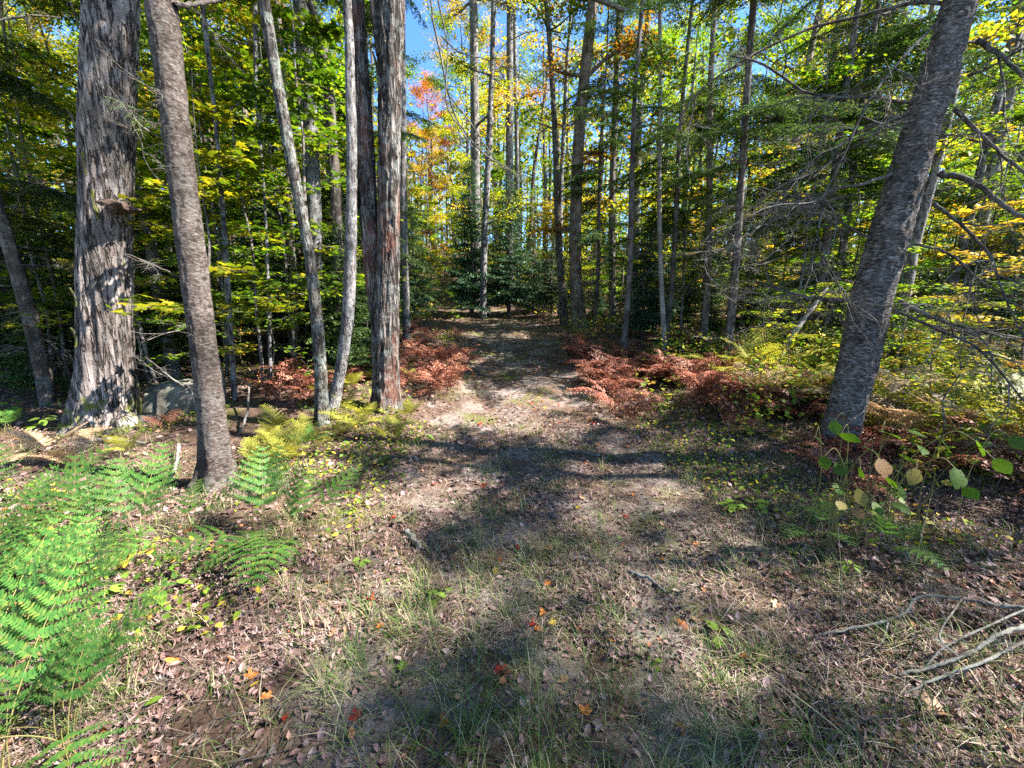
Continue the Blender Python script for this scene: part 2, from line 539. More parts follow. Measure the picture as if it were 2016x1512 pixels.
M_leaf_orange = leaf_mat("orange_red_leaves", [(.42, .26, .04), (.50, .22, .035), (.52, .17, .025), (.48, .13, .02)], .45, (1.15, 1.0, .6))
M_needle = leaf_mat("conifer_needles", [(.016, .045, .012), (.036, .08, .022), (.075, .13, .035), (.14, .18, .05)], .2, (1.2, 1.3, .6))
M_spruce = leaf_mat("spruce_needles", [(.022, .06, .034), (.05, .105, .06), (.10, .165, .09)], .2)
M_fern = leaf_mat("green_fern", [(.045, .125, .026), (.065, .165, .032), (.10, .19, .036), (.16, .20, .04), (.24, .17, .06)], .4, (1.2, 1.2, .5), pos=[0, .45, .8, .95, 1.0], objvar=.4)
M_fern_y = leaf_mat("yellowing_fern", [(.13, .17, .025), (.24, .24, .035), (.36, .30, .06)], .4, (1.2, 1.15, .6))
M_fern_b = leaf_mat("rusty_dead_fern", [(.07, .025, .016), (.17, .06, .037), (.30, .12, .08), (.42, .22, .15)], .3, (1.2, 1.0, .85), objvar=.55)
M_fern_t = leaf_mat("tan_dead_fern", [(.26, .17, .09), (.36, .25, .15), (.46, .35, .23)], .3, (1.15, 1.0, .8))
M_litter = leaf_mat("leaf_litter", [(.055, .034, .027), (.13, .075, .062), (.21, .125, .108), (.29, .185, .165), (.36, .26, .235), (.33, .13, .05)], .12, (1.2, 1.0, .8), pos=[0, .25, .5, .75, .95, 1.0])
M_grass = leaf_mat("grass_blades", [(.035, .075, .017), (.065, .12, .025), (.12, .17, .04), (.26, .23, .12), (.40, .32, .21)], .3, (1.2, 1.15, .6), pos=[0, .32, .58, .76, 1])
M_deadgrass = leaf_mat("dead_grass_blades", [(.10, .07, .055), (.24, .17, .14), (.38, .29, .24), (.48, .40, .33)], .15)
M_herb = leaf_mat("undergrowth_leaves", [(.05, .11, .014), (.11, .19, .02), (.26, .28, .03), (.46, .36, .05), (.36, .17, .05)], .4, (1.2, 1.2, .6), pos=[0, .4, .7, .9, 1])
M_holey = leaf_mat("insect_eaten_leaf", [(.07, .15, .015), (.11, .20, .02)], .5, (1.3, 1.3, .5), holes=True, objvar=.25, fine=30)
M_holey_y = leaf_mat("yellowing_eaten_leaf", [(.28, .26, .05), (.40, .30, .09)], .45, (1.2, 1.1, .6), holes=True, objvar=.15, fine=30)
M_holey_b = leaf_mat("browned_eaten_leaf", [(.36, .20, .09), (.42, .25, .12)], .4, (1.2, 1.0, .7), holes=True, fine=30)
M_l_red = leaf_mat("fallen_red_leaf", [(.40, .03, .03), (.45, .06, .04)], .2, objvar=.2, fine=25)
M_l_pink = leaf_mat("fallen_pink_leaf", [(.50, .19, .18), (.52, .22, .20)], .2, objvar=.1, fine=25)
M_l_orange = leaf_mat("fallen_orange_leaf", [(.50, .14, .03), (.52, .20, .05)], .2, objvar=.25, fine=25)
M_l_tan = leaf_mat("fallen_tan_leaf", [(.40, .24, .14), (.46, .30, .20)], .2, objvar=.2, fine=25)
M_l_green = leaf_mat("fallen_green_leaf", [(.12, .24, .035), (.20, .30, .05)], .3, objvar=.25, fine=25)
M_l_yellow = leaf_mat("fallen_yellow_leaf", [(.46, .36, .05), (.5, .34, .06)], .25, objvar=.15, fine=25)

rng = np.random.default_rng(7)
random.seed(7)

# ------------------------------------------------------------------ ground and trail
def axis(lo, hi, n, k):
    t = np.linspace(-1, 1, n)
    s = np.sinh(k * t) / math.sinh(k)
    return np.where(s < 0, -s * lo, s * hi)


gx = axis(-110, 110, 300, 6.0)
gy = axis(-30, 170, 380, 6.0) + 2.0
GX, GY = np.meshgrid(gx, gy)
GZ = H(GX, GY)
V = np.stack([GX, GY, GZ], -1).reshape(-1, 3)
nx, ny = len(gx), len(gy)
i = (np.arange(ny - 1)[:, None] * nx + np.arange(nx - 1)[None]).ravel()
F = np.stack([i, i + 1, i + nx + 1, i + nx], -1)
cx = V[F, 0].mean(1); cy = V[F, 1].mean(1)
keep = ~((trail_d(cx, cy) < -0.75) & (cy > -2.5) & (cy < 17))
mb = MB(); mb.add(V, F[keep])
o = put("ground", mb.mesh("ground", M_ground)); o["kind"] = "structure"

ys = np.concatenate([np.arange(-3.5, 8, .06), np.arange(8, 24, .12)])
us = np.linspace(-1, 1, 61)
hwv = trail_hw(ys)[:, None] + .22 * fbm(ys * 1.1, 0, 0, 31)[:, None] * np.sign(us)[None]
PX = trail_x(ys)[:, None] + us[None] * hwv + (np.abs(us[None]) > .8) * .07 * vnoise(ys[:, None] * 6, us[None] * 3, 0, 5)
PY = np.repeat(ys[:, None], len(us), 1)
PZ = H(PX, PY) + 0.007 - 0.012 * sstep(.93, 1, np.abs(us))[None]
i = (np.arange(len(ys) - 1)[:, None] * len(us) + np.arange(len(us) - 1)[None]).ravel()
mb = MB(); mb.add(np.stack([PX, PY, PZ], -1).reshape(-1, 3), np.stack([i, i + 1, i + len(us) + 1, i + len(us)], -1))
o = put("path", mb.mesh("path", M_trail)); o["kind"] = "structure"

# ------------------------------------------------------------------ trunks with real bark relief
def d_furrow(base, amp=.022, fa=9.0, fz=1.3, flare=.0, lobes=5, ph=0.0, seed=0):
    def f(a, r, t, P):
        z = (P[:, 2] - base[2])[:, None]
        cx_, sy_ = r * np.cos(a) * fa * 2, r * np.sin(a) * fa * 2
        n = 1 - np.abs(fbm(cx_, sy_, z * fz, seed, 4)) * 1.6
        n2 = fbm(cx_ * .5, sy_ * .5, z * .9, seed + 7, 2)
        n3 = fbm(cx_ * 3, sy_ * 3, z * fz * 5, seed + 3, 2)
        g = amp * (n - .3) + amp * .7 * n2 + amp * .3 * n3
        if flare:
            g = g + r * flare * np.exp(-np.maximum(z, -.2) / .33) * (1 + .55 * np.cos(lobes * a + ph) + .3 * np.cos(2 * a + 1 + ph))
        return g
    return f


def d_birch(base, amp=.012, flare=.25, lobes=4, seed=0):
    def f(a, r, t, P):
        z = (P[:, 2] - base[2])[:, None]
        cx_, sy_ = np.cos(a) * 5, np.sin(a) * 5
        n = .6 * fbm(cx_, sy_, z * 22, seed, 3)
        n2 = fbm(cx_ * .7, sy_ * .7, z * 2.2, seed + 5, 2)
        return amp * n + r * .04 * n2 + r * flare * np.exp(-np.maximum(z, -.2) / .22) * (1 + .5 * np.cos(lobes * a))
    return f


def px_path(ctrl, Y, dY=0.0):
    """control points (px, py, width px) at depth Y -> world centre line and radii"""
    P, r = [], []
    for k, (px, py, w) in enumerate(ctrl):
        p = at(px, py, Y + dY * k / max(1, len(ctrl) - 1))
        P.append(p); r.append(w * .5 * mpp(p) * math.cos(math.atan((px - 1008) / FPX)))
    return np.array(P), np.array(r)


def extend(P, r, top, r_end=.02, seed=0):
    """carry a trunk on upward to height top above its base, tapering"""
    g = np.random.default_rng(seed)
    d = P[-1] - P[-2]; d /= np.linalg.norm(d)
    z0 = P[-1, 2]; need = P[0, 2] + top - z0
    if need <= .3: return P, r
    n = max(2, int(need / 1.6))
    Q, q = [], []
    p = P[-1].copy()
    for k in range(n):
        d = d * .7 + np.array([0, 0, .3]) + g.normal(0, .04, 3); d /= np.linalg.norm(d)
        p = p + d * need / n / max(.5, d[2])
        Q.append(p.copy()); q.append(r[-1] + (r_end - r[-1]) * (k + 1) / n)
    return np.vstack([P, Q]), np.concatenate([r, q])


def trunk_mesh(P, r, base, mat, sides=14, n=6, disp=None, sink=.12):
    P = P.copy(); P[0] = P[0]
    P0 = P[0] - np.array([0, 0, sink]); P = np.vstack([P0, P]); r = np.concatenate([r[:1] * 1.05, r])
    C = crom(np.column_stack([P, r]), n)
    V, F = tube(C[:, :3] - base, C[:, 3], sides, None if disp is None else (lambda a, rr, t, Q: disp(a, rr, t, Q + base)))
    mb = MB(); mb.add(V, F)
    return mb.mesh("trunk", mat)


def rnd_branch(g, p, d, L, r0, nseg=7, wob=.18, droop=0.0, up=0.0):
    P = [p.copy()]; d = d / np.linalg.norm(d)
    for k in range(nseg):
        d = d + g.normal(0, wob, 3) + np.array([0, 0, up - droop]); d /= np.linalg.norm(d)
        p = p + d * L / nseg; P.append(p.copy())
    return np.array(P), np.linspace(r0, r0 * .22, nseg + 1)


def dead_mesh(seed, L=1.2, r0=.009, mat=None, depth=3, kids=9, droop=.03, sides=4, flat=.5):
    g = np.random.default_rng(seed)
    mb = MB()
    def rec(p, d, L, r, lv):
        P, rr = rnd_branch(g, p, d, L, r, 8 if lv == 0 else 5, .16 + .05 * lv, droop)
        mb.add(*tube(P, rr, sides if lv < 2 else 3))
        if lv + 1 >= depth: return
        n = kids if lv == 0 else max(2, int(kids * .55))
        for k in range(n):
            f = g.uniform(.12, .98); i = int(f * (len(P) - 1)); q = P[i]
            t = P[min(i + 1, len(P) - 1)] - P[max(i - 1, 0)]; t /= np.linalg.norm(t)
            s = np.cross(t, [0, 0, 1]); s /= np.linalg.norm(s) + 1e-6
            s = s * (1 if k % 2 else -1) + g.normal(0, .45, 3) * [1, 1, flat]
            rec(q, t * .55 + s * .8, L * (1 - f * .55) * g.uniform(.3, .6), max(r * .45, .0016), lv + 1)
    rec(np.zeros(3), np.array([0, 1.0, .05]), L, r0, 0)
    return mb.mesh("dead_branch", mat or M_twig)


DEAD = [dead_mesh(100 + k, 1.3, .009, M_twig, 3, 10) for k in range(5)]
DEADW = [dead_mesh(120 + k, 1.1, .008, M_dead, 3, 9, .0) for k in range(3)]


# conifer boughs ----------------------------------------------------------
def bough(seed, L=1.6, nside=22, droop=.05, sp=.30, needle=(.009, .030), dens=1.0, mat=None):
    g = np.random.default_rng(seed)
    mb = MB()
    P, r = rnd_branch(g, np.zeros(3), np.array([0, 1, .12]), L, .011, 12, .05, droop)
    mb.add(*tube(P, r, 4), 0)
    pos, dr = [], []
    def needles(Q):
        d = np.gradient(Q, axis=0)
        ln = np.linalg.norm(Q[-1] - Q[0])
        n = int(ln / .011 * dens)
        f = g.uniform(0, len(Q) - 1.001, n); i = f.astype(int); w = (f - i)[:, None]
        p = Q[i] * (1 - w) + Q[i + 1] * w
        t = d[i] / (np.linalg.norm(d[i], axis=1)[:, None] + 1e-9)
        s = np.cross(t, [0, 0, 1.0]); s *= np.where(g.random(n) < .5, 1, -1)[:, None]
        pos.append(p); dr.append(t * .55 + s + g.normal(0, .22, (n, 3)))
    for k in range(nside):
        f = (k + .8) / (nside + .5); i = min(int(f * 12), 11)
        q = P[i] + (P[i + 1] - P[i]) * (f * 12 - i)
        t = P[i + 1] - P[i]; t /= np.linalg.norm(t)
        s = np.cross(t, [0, 0, 1.0]) * (1 if k % 2 else -1)
        Ls = L * sp * (1.15 - f) * g.uniform(.7, 1.15) * min(1, f * 3 + .35)
        Q, rq = rnd_branch(g, q, t * .75 + s, Ls, .003, 5, .08, droop * 1.6)
        mb.add(*tube(Q, rq, 3), 0); needles(Q)
        for j in range(max(2, int(Ls / .055))):
            ff = (j + .7) / (Ls / .055 + .6); ii = min(int(ff * 5), 4); q2 = Q[ii]
            t2 = Q[ii + 1] - Q[ii]; t2 /= np.linalg.norm(t2)
            s2 = np.cross(t2, [0, 0, 1.0]) * (1 if j % 2 else -1)
            Q2, _ = rnd_branch(g, q2, t2 * .8 + s2, Ls * .42 * (1.2 - ff), .001, 3, .1, droop)
            needles(Q2)
    needles(P[6:])
    pos = np.vstack(pos); dr = np.vstack(dr)
    nz = np.tile([0, 0, 1.0], (len(pos), 1)) + g.normal(0, .4, (len(pos), 3))
    s = np.column_stack([np.full(len(pos), needle[0]), g.uniform(.7, 1.2, len(pos)) * needle[1], np.full(len(pos), needle[0])])
    mb.add(*scatter(*NEEDLE, pos, basis_dir(dr, nz), s), 1)
    return mb.mesh("bough", [M_twig, mat or M_needle])


BOUGH = [bough(200 + k, 1.7, 26, .035 + .012 * k, .36, (.015, .045), 1.3) for k in range(4)]
BOUGH_THIN = [bough(220 + k, 1.5, 14, .05, .30, (.008, .030), .7) for k in range(2)]


def spruce_meshes(seed, Ht, wid=.24, bare=.5, mat=None):
    g = np.random.default_rng(seed)
    tm = MB()
    z = np.linspace(0, Ht, 14)
    P = np.column_stack([.04 * np.sin(z * 1.3 + seed), .04 * np.cos(z * 1.1), z - .1])
    tm.add(*tube(P, np.linspace(.016 * Ht + .01, .006, 14), 8))
    pos, dr, sz = [], [], []
    zz = bare
    while zz < Ht - .12:
        nb = 6
        for b in range(nb):
            az = g.uniform(0, 2 * PI); L = (wid * (Ht - zz) + .12) * g.uniform(.65, 1.1)
            d = np.array([math.cos(az), math.sin(az), g.uniform(-.1, .3)])
            Q, rq = rnd_branch(g, np.array([0, 0, zz + g.uniform(-.06, .06)]), d, L, .004 + .006 * L, 6, .05, .05, .02)
            tm.add(*tube(Q, rq, 3))
            ns = max(4, int(L / .07))
            for k in range(ns):
                f = (k + .6) / ns; i = min(int(f * 6), 5); q = Q[i] + (Q[i + 1] - Q[i]) * (f * 6 - i)
                t = Q[i + 1] - Q[i]; t /= np.linalg.norm(t)
                s = np.cross(t, [0, 0, 1.0]) * (1 if k % 2 else -1)
                Ls = L * .42 * (1.15 - f) + .05
                m = max(4, int(Ls / .028))
                ff = g.uniform(0, 1, m)
                dd = t * .8 + s
                pos.append(q + dd[None] * (ff * Ls * .75)[:, None]); dr.append(dd[None] * .8 + g.normal(0, .45, (m, 3))); sz.append(np.full(m, .085 + .03 * L))
        zz += g.uniform(.13, .24)
    pos, dr, sz = np.vstack(pos), np.vstack(dr), np.concatenate(sz)
    cm = MB()
    nz = np.tile([0, 0, 1.0], (len(pos), 1)) + g.normal(0, .5, (len(pos), 3))
    s = np.column_stack([sz * .40, sz * g.uniform(.8, 1.4, len(sz)), sz * .3])
    cm.add(*scatter(*NEEDLE, pos, basis_dir(dr, nz), s))
    return tm.mesh("trunk", M_dark), cm.mesh("crown", mat or M_spruce)


SPRUCE = [spruce_meshes(300 + k, (6.2, 5.0, 3.4)[k], (.23, .27, .30)[k]) for k in range(3)]


# broadleaf trees -----------------------------------------------------------
def crown_on(g, mbw, P, r, z_lo, z_hi, nlimb, rad, nleaf, size, low=0, tmpl=KITE, up=.35, flat=.35):
    """limbs into mbw (wood), returns leaf arrays"""
    pos = []
    zt = P[:, 2]
    ends = []
    out = mbw if isinstance(mbw, list) else None
    for k in range(nlimb + low):
        if out is not None: mbw = MB(); out.append(mbw)
        if k < nlimb:
            f = (k + g.uniform(0, .9)) / nlimb; z = z_lo + (z_hi - z_lo) * f
            L = rad * (0.55 + .75 * math.sin(PI * min(1, .2 + .75 * f))) * g.uniform(.7, 1.15)
            e = up + .6 * f
        else:
            z = g.uniform(z_lo * .3, z_lo); L = rad * g.uniform(.35, .75); e = .15
        i = min(np.searchsorted(zt, z), len(P) - 1)
        az = k * 2.399 + g.uniform(-.5, .5)
        d = np.array([math.cos(az), math.sin(az), e])
        Q, rq = rnd_branch(g, P[i], d, L, max(.012, r[i] * .42), 8, .12, .0, .02)
        mbw.add(*tube(Q, rq, 5))
        for j in range(7):
            f2 = g.uniform(.3, 1); ii = min(int(f2 * 8), 7); t = Q[ii + 1] - Q[ii]; t /= np.linalg.norm(t)
            s = np.cross(t, [0, 0, 1.0]) * (1 if j % 2 else -1)
            Q2, r2 = rnd_branch(g, Q[ii], t * .7 + s * .9 + g.normal(0, .3, 3), L * .42 * g.uniform(.5, 1.1), max(.006, rq[ii] * .5), 5, .15, .01)
            mbw.add(*tube(Q2, r2, 3)); ends.append(Q2)
        ends.append(Q[4:])
    lens = np.array([np.linalg.norm(np.diff(q, axis=0), axis=1).sum() for q in ends]) + .2
    cnt = np.maximum(3, (nleaf * lens * g.uniform(.4, 1.6, len(lens)) / lens.sum())).astype(int)
    for q, c in zip(ends, cnt):
        f = g.uniform(.15, 1, c) * (len(q) - 1.001); i = f.astype(int); w = (f - i)[:, None]
        p = q[i] * (1 - w) + q[i + 1] * w
        pos.append(p + g.normal(0, 1, (c, 3)) * np.array([.20, .20, .20 * flat]) * rad / 2.2)
    pos = np.vstack(pos)
    nz = np.tile([0, 0, 1.0], (len(pos), 1)) + g.normal(0, .42, (len(pos), 3))
    return scatter(*tmpl, pos, basis(nz, g.uniform(0, 2 * PI, len(pos))), size * g.uniform(.65, 1.25, len(pos)))


def tree_meshes(seed, Ht, r0, zb, rad, nleaf, size=.10, low=5, nlimb=13, lean=.035):
    g = np.random.default_rng(seed)
    n = 14
    z = np.linspace(0, Ht, n)
    ax, ay = g.uniform(-1, 1, 2)
    P = np.column_stack([lean * z * ax + .10 * np.sin(z * .5 + seed) * (z / 6).clip(0, 1), lean * z * ay + .10 * np.cos(z * .6 + seed) * (z / 6).clip(0, 1), z])
    P[:, :2] -= P[0, :2]
    r = r0 * (1 - .9 * (z / Ht) ** 1.1) + .008
    wood = MB()
    C = crom(np.column_stack([np.vstack([P[0] - [0, 0, .3], P]), np.concatenate([[r0 * 1.25], r])]), 3)
    wood.add(*tube(C[:, :3], C[:, 3], 10, d_furrow(np.zeros(3), r0 * .05, 6, 1.2, .18, 4, 0, seed)))
    V, F = crown_on(g, wood, P, r, zb, Ht * .97, nlimb, rad, nleaf, size, low)
    cm = MB(); cm.add(V, F)
    return wood.mesh("trunk", M_grey), cm.mesh("crown", M_leaf_green)


TREES = [
    tree_meshes(401, 17, .16, 6.5, 2.6, 12000, .115),
    tree_meshes(402, 19, .20, 8.0, 3.0, 13000, .12),
    tree_meshes(403, 14, .11, 4.5, 2.2, 10000, .11, 7),
    tree_meshes(404, 20, .24, 9.5, 3.3, 14000, .12),
    tree_meshes(405, 12, .085, 3.0, 2.0, 9000, .105, 8),
    tree_meshes(406, 16, .13, 5.5, 2.4, 11000, .11, 6),
    tree_meshes(407, 18, .17, 8.5, 2.4, 5000, .11, 2),
    tree_meshes(408, 14, .08, 5.0, 2.0, 3600, .11, 6),
]


def sapling_meshes(seed, Ht, nbr, nleaf, size, tmpl, spread=1.1):
    g = np.random.default_rng(seed)
    n = 10
    z = np.linspace(0, Ht, n)
    P = np.column_stack([np.cumsum(g.normal(0, .035, n)), np.cumsum(g.normal(0, .035, n)), z]); P[:, :2] -= P[0, :2]
    r = np.linspace(.006 + .0045 * Ht, .004, n)
    wood = MB(); C = crom(np.column_stack([np.vstack([P[0] - [0, 0, .1], P]), np.concatenate([r[:1], r])]), 3)
    wood.add(*tube(C[:, :3], C[:, 3], 6))
    pos, nz = [], []
    for k in range(nbr):
        f = g.uniform(.22, 1); i = min(int(f * (n - 1)), n - 2)
        az = k * 2.4 + g.uniform(-.4, .4); L = spread * (1.15 - .6 * f) * g.uniform(.5, 1.1)
        Q, rq = rnd_branch(g, P[i], np.array([math.cos(az), math.sin(az), .28]), L, .005, 7, .1, .03)
        wood.add(*tube(Q, rq, 3))
        tw = [Q[2:]]
        for j in range(5):
            ii = g.integers(1, 7); t = Q[ii] - Q[ii - 1]; t /= np.linalg.norm(t)
            s = np.cross(t, [0, 0, 1.0]) * (1 if j % 2 else -1)
            Q2, r2 = rnd_branch(g, Q[ii], t * .8 + s, L * .4 * g.uniform(.5, 1), .0025, 4, .1, .03)
            wood.add(*tube(Q2, r2, 3)); tw.append(Q2)
        for q in tw:
            c = max(2, int(nleaf / nbr / len(tw)))
            ff = g.uniform(.2, 1, c) * (len(q) - 1.001); a = ff.astype(int); w = (ff - a)[:, None]
            pos.append(q[a] * (1 - w) + q[a + 1] * w + g.normal(0, 1, (c, 3)) * np.array([.07, .07, .02]))
    pos = np.vstack(pos)
    nz = np.tile([0, 0, 1.0], (len(pos), 1)) + g.normal(0, .28, (len(pos), 3))
    cm = MB(); cm.add(*scatter(*tmpl, pos, basis(nz, g.uniform(0, 2 * PI, len(pos))), size * g.uniform(.6, 1.25, len(pos))))
    return wood.mesh("trunk", M_twig), cm.mesh("crown", M_leaf_green)


L5 = lobed5()
SAPL = [
    sapling_meshes(501, 4.6, 26, 1300, .10, L5, 1.3),
    sapling_meshes(502, 3.6, 22, 1000, .095, L5, 1.2),
    sapling_meshes(503, 5.6, 30, 1700, .10, L5, 1.4),
    sapling_meshes(504, 2.4, 16, 700, .085, KITE, 1.0),
    sapling_meshes(505, 4.2, 26, 1600, .085, KITE, 1.3),
    sapling_meshes(506, 1.3, 10, 260, .08, L5, .6),
]

# ------------------------------------------------------------------ the trees one can point at
def key_tree(name, ctrl, label, cat, mat, Y=None, top=14, sides=16, n=8, disp=None, crown=None, crownmat=None, group=None, dY=0.0, seed=0, rend=.03):
    b = ground(ctrl[0][0], ctrl[0][1])
    if Y is None: Y = b[1]
    P, r = px_path(ctrl, Y, dY)
    P[0, 2] = H(P[0, 0], P[0, 1])
    base = P[0].copy()
    P, r = extend(P, r, top, rend, seed)
    t = thing(name, base, label, cat, group)
    put("trunk", trunk_mesh(P, r, base, mat, sides, n, disp(base) if disp else None), t)
    if crown:
        g = np.random.default_rng(900 + seed)
        wood = []
        V, F = crown_on(g, wood, P - base, r, crown[0], top * .97, crown[1], crown[2], crown[3], crown[4], crown[5] if len(crown) > 5 else 0)
        for w_ in wood: put("branch", w_.mesh("branch", mat), t)
        cm = MB(); cm.add(V, F)
        put("crown", cm.mesh("crown", crownmat or M_leaf_green), t)
    return t, P, r, base


def add_branch(t, base, ctrl, Y, mat, dY=0.0, twigs=0, seed=0, sides=7, name="branch", twigmesh=None, tscale=(.4, .8), kname="twig"):
    P, r = px_path(ctrl, Y, dY)
    C = crom(np.column_stack([P, r]), 6)
    g = np.random.default_rng(seed)
    C[1:, :3] += g.normal(0, 1, (len(C) - 1, 3)) * C[1:, 3:4] * .22
    mb = MB(); mb.add(*tube(C[:, :3] - base, C[:, 3], sides))
    o = put(name, mb.mesh(name, mat), t)
    for k in range(int(twigs * 1.7)):
        i = int(g.uniform(.15, .98) * (len(C) - 2)); p = C[i, :3] - base
        d = C[i + 1, :3] - C[i, :3]; d /= np.linalg.norm(d)
        s = np.cross(d, [0, 0, 1.0]) * (1 if k % 2 else -1)
        v = d * .6 + s + g.normal(0, .35, 3) + np.array([0, 0, -.15])
        q = Vector(v).to_track_quat('Y', 'Z').to_euler()
        put(kname, (twigmesh or DEAD)[k % len(twigmesh or DEAD)], o, p, q, g.uniform(*tscale))
    return o


# 1 big maple at the left
t_maple, P_m, r_m, b_m = key_tree("maple_tree", [(208, 838, 132), (210, 700, 116), (206, 520, 112), (208, 400, 108), (212, 250, 116), (216, 120, 116), (220, 0, 112)],
    "thick old maple with shaggy grey bark, a burl and mossy base, beside the boulder", "tree", M_maple, top=17, sides=120, n=34,
    disp=lambda b: d_furrow(b, .020, 11.0, 1.0, .34, 5, 1.0, 11), crown=(7.5, 13, 4.0, 17000, .12), crownmat=M_leaf_ygreen, seed=1, rend=.1)
g = np.random.default_rng(5)
bp = at(232, 406, b_m[1] - r_m[3] * .86) - b_m
mb = MB()
uu, vv = np.meshgrid(np.linspace(0, 2 * PI, 40, endpoint=False), np.linspace(0.02, PI - .02, 22))
bx, by, bz = np.sin(vv) * np.cos(uu) * .14, np.sin(vv) * np.sin(uu) * .10, np.cos(vv) * .055
nn = 1 + .55 * fbm(bx * 14, by * 14, bz * 26, 4, 4)
Vb = np.stack([bx * nn, by * nn, bz * nn - .04 * (bx / .24)], -1).reshape(-1, 3) + bp
ii = (np.arange(21)[:, None] * 40); jj = np.arange(40)[None]; kk = (jj + 1) % 40
mb.add(Vb, np.stack([ii + jj, ii + 40 + jj, ii + 40 + kk, ii + kk], -1).reshape(-1, 4))
M_burl = bark_mat("burl_bark", [(.03, .02, .016), (.10, .068, .055), (.20, .15, .13)], (25, 25, 40), 1.0)
put("burl", mb.mesh("burl", M_burl), t_maple)
# peeling bark strips on its right side and at the pair of stems
def strip_mesh(seed, L, w):
    g = np.random.default_rng(seed); n = 7
    s = np.linspace(0, 1, n)
    c = np.column_stack([.02 * np.sin(s * 3 + seed), -.03 * (np.abs(s - .35) * 1.6) ** 2 - .004, s * L])
    wv = w * (.35 + .65 * np.sin(PI * np.clip(s * .9 + .08, 0, 1))) * g.uniform(.8, 1.2, n)
    l = c + np.column_stack([-wv / 2, wv * .25, 0 * wv]); r_ = c + np.column_stack([wv / 2, wv * .25, 0 * wv])
    mb = MB(); Vs = np.vstack([l, c + [0, -.012, 0], r_]); F = []
    Vs = np.vstack([Vs, Vs + [0, .008, 0]])
    for k in range(n - 1):
        for q in (0, 1):
            F.append([q * n + k, (q + 1) * n + k, (q + 1) * n + k + 1, q * n + k + 1])
            F.append([3 * n + q * n + k, 3 * n + q * n + k + 1, 3 * n + (q + 1) * n + k + 1, 3 * n + (q + 1) * n + k])
    mb.add(Vs, np.array(F)); return mb.mesh("bark_strip", M_twin)


STRIP = [strip_mesh(k, .28 + .05 * k, .05 + .006 * (k % 3)) for k in range(5)]


def add_strips(t, P, r, base, zs, seed, mat=None, scl=1.0):
    g = np.random.default_rng(seed)
    for k, z in enumerate(zs):
        i = np.clip(np.searchsorted(P[:, 2] - base[2], z), 1, len(P) - 1)
        w = (z - (P[i - 1, 2] - base[2])) / (P[i, 2] - P[i - 1, 2] + 1e-6)
        c = P[i - 1] * (1 - w) + P[i] * w - base; rr = r[i - 1] * (1 - w) + r[i] * w
        vd = -c - base; a0 = math.atan2(vd[1], vd[0])
        a = a0 + g.uniform(-1.45, 1.45)
        put("bark_strip", STRIP[k % 5], t, (c[0] + math.cos(a) * rr * 1.06, c[1] + math.sin(a) * rr * 1.06, c[2]), (g.uniform(-.08, .08), g.uniform(-.1, .1), a + PI / 2), g.uniform(.7, 1.2) * scl, mat)


add_strips(t_maple, P_m, r_m, b_m, np.linspace(1.0, 4.6, 9), 3, M_maple, .8)

# 2 speckled fir in front of it
t_fir, P_f, r_f, b_f = key_tree("fir_tree", [(430, 958, 66), (424, 880, 58), (403, 700, 56), (380, 520, 60), (356, 330, 60), (336, 160, 62), (312, -30, 70)],
    "straight speckled fir trunk standing behind the green ferns at the left", "tree", M_fir, top=13, sides=64, n=26,
    disp=lambda b: d_birch(b, .007, .7, 5, 3), seed=2)
add_branch(t_fir, b_f, [(345, 12, 16), (390, 8, 11), (440, -4, 9), (520, -30, 6)], b_f[1], M_fir, .3, 2, 4)
for k, c in enumerate([[(335, 370, 4), (300, 340, 3), (278, 290, 2.4), (285, 235, 2)], [(322, 275, 4), (270, 240, 3), (215, 170, 2), (190, 120, 1.5)],
                       [(355, 545, 6), (320, 530, 4), (280, 512, 3), (250, 500, 2)], [(318, 200, 4), (290, 170, 3), (250, 150, 2)],
                       [(380, 770, 6), (345, 750, 5), (310, 722, 4), (285, 702, 2.5)], [(368, 650, 3), (330, 655, 2.5), (290, 670, 2)]]):
    add_branch(t_fir, b_f, c, b_f[1], M_twig, -.4, 2, 20 + k, 5, tscale=(.15, .3))
for k in range(9):      # boughs high on the fir, over the frame
    a = k * 2.4
    put("bough", BOUGH[k % 4], t_fir, tuple(np.array(P_f[-3] - b_f) + [0, 0, -k * .45 + .5]), (-.15, 0, a), 1.1)
for (px, py, Yd, rz, s) in [(160, -15, 2.6, 2.5, .62), (120, 35, 2.8, 2.2, .5), (205, 190, 2.9, -1.9, .33)]:
    p = at(px, py, Yd) - b_f
    put("bough", BOUGH_THIN[0], t_fir, tuple(p), (-.35, .2, rz), s)

# 3..6 the slender stems left of the pair
t_s1, P1, r1, b1 = key_tree("maple_tree", [(634, 832, 27), (630, 700, 24), (612, 520, 23), (586, 380, 23), (556, 220, 24), (520, 0, 25)],
    "slender lichen-grey maple with a long leftward curve, left of the forked shaggy tree", "tree", M_lichen, top=13, sides=28, n=16,
    disp=lambda b: d_furrow(b, .006, 16, 3, .2, 4, 0, 5), crown=(6.5, 11, 2.8, 12000, .11), seed=3)
t_s2, P2, r2, b2 = key_tree("maple_tree", [(654, 803, 24), (672, 720, 22), (686, 600, 25), (692, 400, 21), (690, 200, 20), (684, 0, 18)],
    "pale slender stem just left of and behind the forked shaggy tree", "tree", M_pale, Y=b1[1] + .35, top=12, sides=24, n=14,
    disp=lambda b: d_furrow(b, .006, 16, 3, .2, 4, 0, 6), crown=(7, 8, 2.0, 5000, .11), seed=4)
